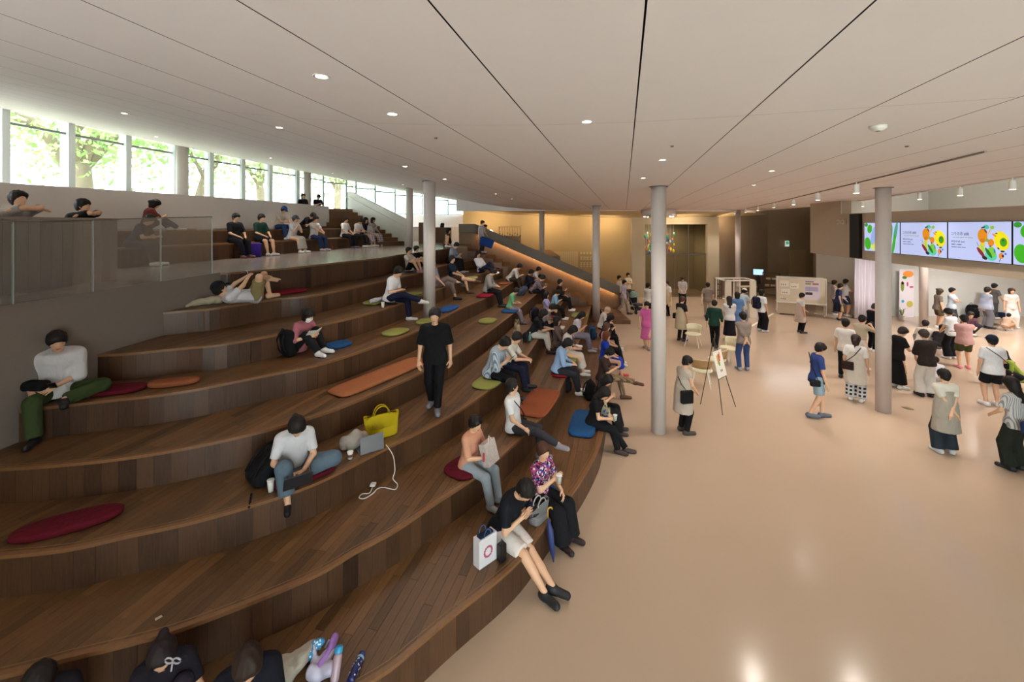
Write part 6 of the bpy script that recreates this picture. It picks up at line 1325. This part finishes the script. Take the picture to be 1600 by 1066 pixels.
# door and exit sign, wall lettering
d2 = MB().box((P(1413, 494, 0).x, 20.56, 0), (P(1437, 494, 0).x, 20.6, 2.2)).build('door_2', mat('flush_door', 'cdcec9', .5)); setp(d2, 'flush white door in the concrete wall', None, None, 'structure'); MB().tube([(P(1422, 460, 1).x-.4, 20.52, 1.0), (P(1422, 460, 1).x-.3, 20.52, 1.0)], .012, 6).build('door_handle', M_STEEL, d2)
ex = thing('exit_sign', 'small glowing green and white exit sign in the dark recess', 'sign', (18.65, 29.5, 3.05)); MB().rbox((0, 0, 0), (.26, .06, .38), .01, 2).build('box', mat('sign_box', 'd0d6d0', .5, emit=.8), ex); MB().box((-.10, -.034, -.05), (.10, -.031, .15)).build('green_panel', mat('sign_green', '3aa86a', .5, emit=.8), ex)
d3 = MB().box((18.9, 29.62, 0), (20.0, 29.7, 2.6)).build('door_3', mat('recess_door', '9a8464', .6)); setp(d3, 'plain tan door in the dark recess', None, None, 'structure')
dh = MB().tube([(16.24, 21.6, 1.3), (16.24, 21.6, 1.34), (16.24, 22.4, 1.34)], .015, 6).build('door_pull', M_STEEL, bpy.data.objects['wall_side_hall'])
sg = thing('wall_directory', 'pale slatted panel with rows of small raised letters', 'sign', (3.2, 27.0, 1.6), -.15)
MB().box((-.9, 0, 0), (.9, .03, 1.05)).build('slat_panel_back', mat('directory_pale', 'c4a878', .6), sg)
for i in range(14): MB().box((-.88+i*.127, -.015, .01), (-.80+i*.127, 0, 1.04)).build('slat', mat('directory_slat', 'cdb284', .6), sg)
for r, (z, h, nn_, w_) in enumerate(((.92, .12, 4, .10), (.70, .06, 5, .13), (.58, .06, 5, .13), (.36, .06, 5, .11), (.26, .06, 5, .11), (.14, .06, 5, .11))):
    for q in range(nn_): MB().box((1.02+q*.19, 0, z), (1.02+q*.19+w_, .02, z+h)).build('raised_letter', mat('letter_cream', 'd6c49a', .6), sg)
fp = P(1418, 638, 0); setp(MB().rbox((fp.x, fp.y, .003), (.16, .16, .006), .002, 1).rbox((fp.x, fp.y, .007), (.12, .06, .002), .0008, 1).build('floor_socket', mat('socket_bronze', '8a7a62', .4, metal=.5)), 'square bronze floor socket plate near the screen column', 'socket')
# gallery behind the stair parapet with a clothes rack
setp(MB().box((-2.5, 21.7, 0), (2.4, 27.5, 2.75)).build('gallery_floor', M_STAIR, None, tint=.4), 'raised gallery floor behind the stair parapet', None, None, 'structure')
ra = thing('hanging_rack', 'wooden rail hung with many small dark objects behind the parapet', 'rack', (-.6, 24.4, 2.75))
MB().box((-.9, -.2, 0), (1.1, .2, .95)).build('counter', mat('rack_tan', 'b08f5c', .5), ra)
for i in range(9): x = -.1+i*.14; MB().tube([(x, -.22, 1.45), (x+.03, -.22, 1.15), (x-.02, -.22, .85)], .008, 5).build('hanging_cord', mat('cord_dark', '4a3826', .6), ra); MB().lathe([(.01, -.03), (.035, 0), (.01, .03)], (x+.03, -.22, 1.1-.06*(i % 3)), 8).build('ornament', mat('ornament_dark', '3a2c20', .5), ra)
MB().tube([(-.15, -.22, 1.45), (1.1, -.22, 1.45)], .012, 6).build('rail', mat('cord_dark', '4a3826'), ra); MB().box((-.13, -.23, .9), (-.11, -.21, 1.46)).box((1.08, -.23, .9), (1.1, -.21, 1.46)).build('rail_post', mat('cord_dark', '4a3826'), ra)
tl = thing('table_lamp', 'glowing white globe lamp on the gallery counter', 'lamp', (-1.2, 24.4, 3.7)); MB().lathe([(.02, .14), (.12, .2), (.17, .32), (.12, .44), (.02, .5)], (0, 0, -.14), 18).build('globe', mat('globe_lamp', (1, .85, .65), .4, emit=3), tl, True); MB().lathe([(.09, 0), (.09, .02), (.02, .03), (.02, .06)], (0, 0, -.0), 14).build('base', M_STEEL, tl)
# camera, detectors on the ceiling
for x, y, lb in ((1372, 196, 'round white smoke detector on the ceiling above the hall'), (681, 215, 'tiny ceiling sprinkler above the seating'), (1050, 228, 'tiny ceiling sprinkler above the hall'), (1417, 228, 'tiny ceiling sprinkler near the lighting track'), (546, 270, 'tiny ceiling sprinkler above the platform')):
    p = ceil_px(x, y); big = 'detector' in lb; t = thing('smoke_detector' if big else 'sprinkler', lb, 'detector' if big else 'sprinkler', p); r = .06 if big else .018
    MB().lathe([(r, 0), (r, -r*.35), (r*.6, -r*.7), (r*.2, -r*.75)], (0, 0, 0), 18).build('housing', mat('detector_white' if big else 'sprinkler_grey', 'd8d2ca' if big else '7a746c', .5), t, True); MB().lathe([(r*.3, -r*.8), (r*.2, -r*.72)], (0, 0, 0), 10).build('sensor', mat('sensor_dark', '4a4642', .4), t)
sc_ = thing('security_camera', 'small white dome camera high on the back wall', 'camera', (PY(764, 324, 26).x, 27.3, PY(764, 324, 26).z)); MB().lathe([(.09, .0), (.09, .06), (.03, .09)], (0, 0, 0), 16).build('mount', M_LAMP if 'M_LAMP' in globals() else M_WHITE, sc_, True); MB().lathe([(.01, -.07), (.06, -.05), (.08, 0)], (0, 0, 0), 16).build('dome', mat('dome_white', 'd8d8d8', .3), sc_, True)
# ================================================================ trees outside the windows
M_BARK = mat('bark', '80705f', .9, noise=.3, nscale=6)
def leafmat(c):
    m = mat('leaf_'+c, c, .7); b = m.node_tree.nodes['Principled BSDF']; b.inputs['Subsurface Weight'].default_value = 0; return m
def tree(label, X, Y, h, seed, col, rc=3.2, n=2600, z0=4.1, trunk=.3):
    rr = random.Random(seed); t = thing('tree', label, 'tree', (X, Y, z0), 0, 'trees outside the windows'); tips = []
    tr = MB(); top = Vector((rr.uniform(-.3, .3), rr.uniform(-.3, .3), h*.45)); tr.tube([(0, 0, 0), (rr.uniform(-.1, .1), 0, h*.2), top], [trunk*1.15, trunk, trunk*.8], 10)
    for i in range(6):
        a = 2*math.pi*i/6+rr.uniform(-.4, .4); l = rr.uniform(.6, 1)*rc; e = top+Vector((math.cos(a)*l*.8, math.sin(a)*l*.8, rr.uniform(.25, .9)*l)); m_ = top+(e-top)*.5+Vector((0, 0, rr.uniform(-.2, .3)))
        s0 = top-Vector((0, 0, rr.uniform(0, h*.16))); tr.tube([s0, m_, e], [trunk*.5, trunk*.3, trunk*.1], 7); tips += [m_, e]
        for j in range(3): a2 = a+rr.uniform(-1, 1); e2 = m_+Vector((math.cos(a2), math.sin(a2), rr.uniform(.1, .9)))*l*.5; tr.tube([m_, e2], [trunk*.2, trunk*.05], 5); tips.append(e2)
    tr.build('trunk', M_BARK, t, True)
    lv = np.random.RandomState(seed); T = np.array([tuple(p) for p in tips]); c = T[lv.randint(0, len(T), n)]+lv.normal(0, rc*.26, (n, 3)); d = nrm_rows(lv.normal(0, 1, (n, 3))); e = nrm_rows(np.cross(d, lv.normal(0, 1, (n, 3)))); s = lv.uniform(.10, .20, (n, 1))
    V = np.stack([c-d*s, c+e*s*.5, c+d*s, c-e*s*.5], 1).reshape(-1, 3); me = np_mesh('foliage', V, np.arange(n*4).reshape(-1, 4)); me.materials.append(leafmat(col)); o = bpy.data.objects.new('foliage', me); COL.objects.link(o); o.parent = t; o['kind'] = 'stuff'
def nrm_rows(a): return a/(np.linalg.norm(a, axis=1)[:, None]+1e-9)
tree('thick trunked spreading tree behind the first window panes', -19.5, 19.5, 8, 1, '8aa860', 4.0, 3000, 4.1, .55)
tree('slender tree behind the third window pane', -16.5, 23.0, 7.5, 2, '93b06c', 3.4, 2600, 4.1, .22)
tree('pale leafy tree beyond the thick trunked tree', -26, 26, 9, 3, '9ab878', 4.5, 3000, 4.1, .3)
tree('leafy tree outside the middle of the window row', -17.5, 30.5, 8.5, 4, '8fb06a', 4.0, 3000, 4.1, .28)
tree('leafy tree outside the stair landing door', -14.5, 36, 9, 5, '8aac66', 4.2, 3000, 4.1, .3)
tree('tree beyond the far end of the window row', -9, 38, 9, 6, '9cba80', 4.0, 2600, 4.1, .3)
tree('bushy tree outside the window nearest the viewer', -24, 14.5, 8, 7, '93b06c', 3.8, 2600, 4.1, .3)
bl = thing('far_building', 'pale glass fronted building beyond the garden', 'building', (-4, 52, 4.1)); MB().box((-14, 0, 0), (10, 8, 11)).build('wall', mat('far_wall', 'b9c0c2', .7), bl)
for i in range(10):
    for j in range(3): MB().box((-13.5+i*2.35, -.05, .8+j*3.3), (-11.6+i*2.35, 0, 3.2+j*3.3)).build('window', mat('far_glass', '8fa4ac', .2), bl)
# ---------------------------------------------------------------- lamps
M_LAMP = mat('lamp_white', 'e8e4de', .4)
M_LENS = mat('lamp_lens', (1, .88, .72), .3, emit=12)
def downlight(p, label, w=DOWN_W, size=120, tgt=None, col=WARM):
    t = thing('downlight', label, 'ceiling light', (p[0], p[1], p[2]), 0, 'recessed downlights in the ceiling')
    MB().lathe([(.036, .03), (.046, -.001), (.049, -.006), (.052, -.002)], (0, 0, 0), 20).build('trim_ring', M_LAMP, t, True)
    MB().lathe([(.0, -.002), (.035, -.002), (.035, -.0015)], (0, 0, 0), 20).build('lens', M_LENS, t)
    s = spot('downlight_lamp', (p[0], p[1], p[2]-.03), (p[0], p[1], 0) if tgt is None else tgt, w, size, .8, col, .06)
DL = [(502,119,.06),(613,178,.12),(195,177,.15),(437,199,.15),(917,190,.12),(633,260,.8),(1035,250,.3),(1206,267,.35),(775,303,1),(800,311,1),(695,280,.8),(820,318,1),(1005,278,1)]
DLAB = ['largest recessed downlight, in the ceiling above the lower steps', 'recessed downlight over the second step, next to a dark joint', 'recessed downlight near the window row, closest to the viewer', 'recessed downlight between the windows and the bleacher', 'bright recessed downlight over the edge of the hall floor', 'recessed downlight above the rising column on the steps', 'small recessed downlight between two long joints over the hall', 'small recessed downlight over the hall before the lighting track', 'small recessed downlight over the upper half of the bleacher', 'small recessed downlight beyond it, towards the sloping parapet', 'recessed downlight beside the column that rises from the steps', 'tiny recessed downlight closest to the column behind the parapet', 'tiny recessed downlight just before the slim white column']
for (x, y, k), lb in zip(DL, DLAB):
    p = ceil_px(x, y); downlight(p, lb, DOWN_W*k)
for X, Y, k, lb in ((6, 4, .1, 'recessed downlight before the smoke detector'), (-7.2, 13, 1.2, 'recessed downlight over the first half of the platform benches'), (-7, 17, 1.2, 'recessed downlight over the far half of the platform benches'), (-9.8, 12, .8, 'recessed downlight over the white parapet'),
    (8, 12, 1.2, 'recessed downlight between the screens and the lighting track'), (5, 9, 1.2, 'recessed downlight between the slim column and the lighting track'), (5.5, 14, 1, 'recessed downlight behind the slim column'), (6, 19, 1, 'recessed downlight over the foot of the stair'), (9, 17, 1, 'recessed downlight before the booth'), (11, 21, 1, 'recessed downlight over the booth'), (2, 15, .8, 'recessed downlight over the far end of the lower steps'), (-4, 16, .7, 'recessed downlight over the platform edge'), (8.5, 22, 1, 'recessed downlight beside the ring chandelier')):
    downlight((X, Y, ceil_at(X, Y)), lb, DOWN_W*k)  # invented fixtures, put in for more light on hall and platform
# track with cylinder spots
tr = thing('lighting_track', 'thin grey lighting track carrying cylinder spotlights on the ceiling', 'lighting track')
TP = [ceil_px(1540, 235), ceil_px(1338, 285), ceil_px(1240, 309), ceil_px(1165, 326)]
MB().tube([p-Vector((0, 0, .014)) for p in TP], .012, 6).build('rail', mat('track_grey', '8c847c', .5), tr)
def cyl_spot(px, py, label, tgt, w, col=NEUT):
    p = ceil_px(px, py); t = thing('track_spotlight', label, 'spotlight', p, 0, 'cylinder spotlights')
    MB().tube([(0, 0, 0), (0, 0, -.06)], .01, 6).build('stem', M_LAMP, t)
    MB().lathe([(.03, -.05), (.048, -.055), (.05, -.06), (.05, -.22), (.044, -.225)], (0, 0, 0), 20).build('housing', M_LAMP, t, True)
    MB().lathe([(0, -.222), (.043, -.226), (.043, -.2255)], (0, 0, 0), 20).build('lens', M_LENS, t)
    spot('spotlight_lamp', p-Vector((0, 0, .24)), tgt, w, 95, .7, col, .05)
ORD = ['first', 'second', 'third', 'fourth', 'fifth', 'sixth', 'seventh']
for i, (x, y) in enumerate(((1338,284),(1278,299),(1240,309),(1209,315),(1184,321),(1165,325),(1148,328))):
    p = ceil_px(x, y); cyl_spot(x, y, ORD[i]+' white cylinder spotlight on the grey ceiling track, counted from the screens', (p.x-1.5, p.y, 0), TRACK_W)
for i, (x, y) in enumerate(((1582,277),(1500,290),(1437,298),(1348,313),(1316,317))):
    p = ceil_px(x, y); cyl_spot(x, y, ORD[i]+' white cylinder spotlight along the ceiling edge above the screens', (p.x, p.y-.5, 0), TRACK_W*.7)
# cove wash on the back wall
for (x, y, z, tx, ty) in ((-1.5, 26.4, 4.9, -1.5, 27.6), (2, 26.2, 4.8, 2, 27.4), (5.2, 25.6, 4.75, 5.3, 26.7), (9.8, 25.0, 4.72, 9.8, 26.2), (13.6, 25.6, 4.8, 13.9, 26.8)):
    area('cove_lamp', (x, y, z), (tx, ty, z-1.2), COVE_W, 2.2, .05, (1, .76, .48))
# spots without fixtures, added to brighten the side hall
for (x, y) in ((17, 16), (21, 16), (15, 11), (20, 9)):
    spot('side_hall_fill', (x, y, 4.2), (x, y+.4, 0), SIDE_W, 150, .5, (1, .95, .9), .2)
for y in (7, 11, 15): area('clerestory_lamp', (BX(y)+.4, y, 5.3), (BX(y)+3, y, 5.6), 25, 3.6, .06, (1, .97, .92))

spot('lobby_fill', (9.8, YP+1.4, 4.6), (9.8, YP+2.6, 0), 420, 150, .6, (1, .84, .6), .2)  # unseen spot added so the glazed doorway is less black
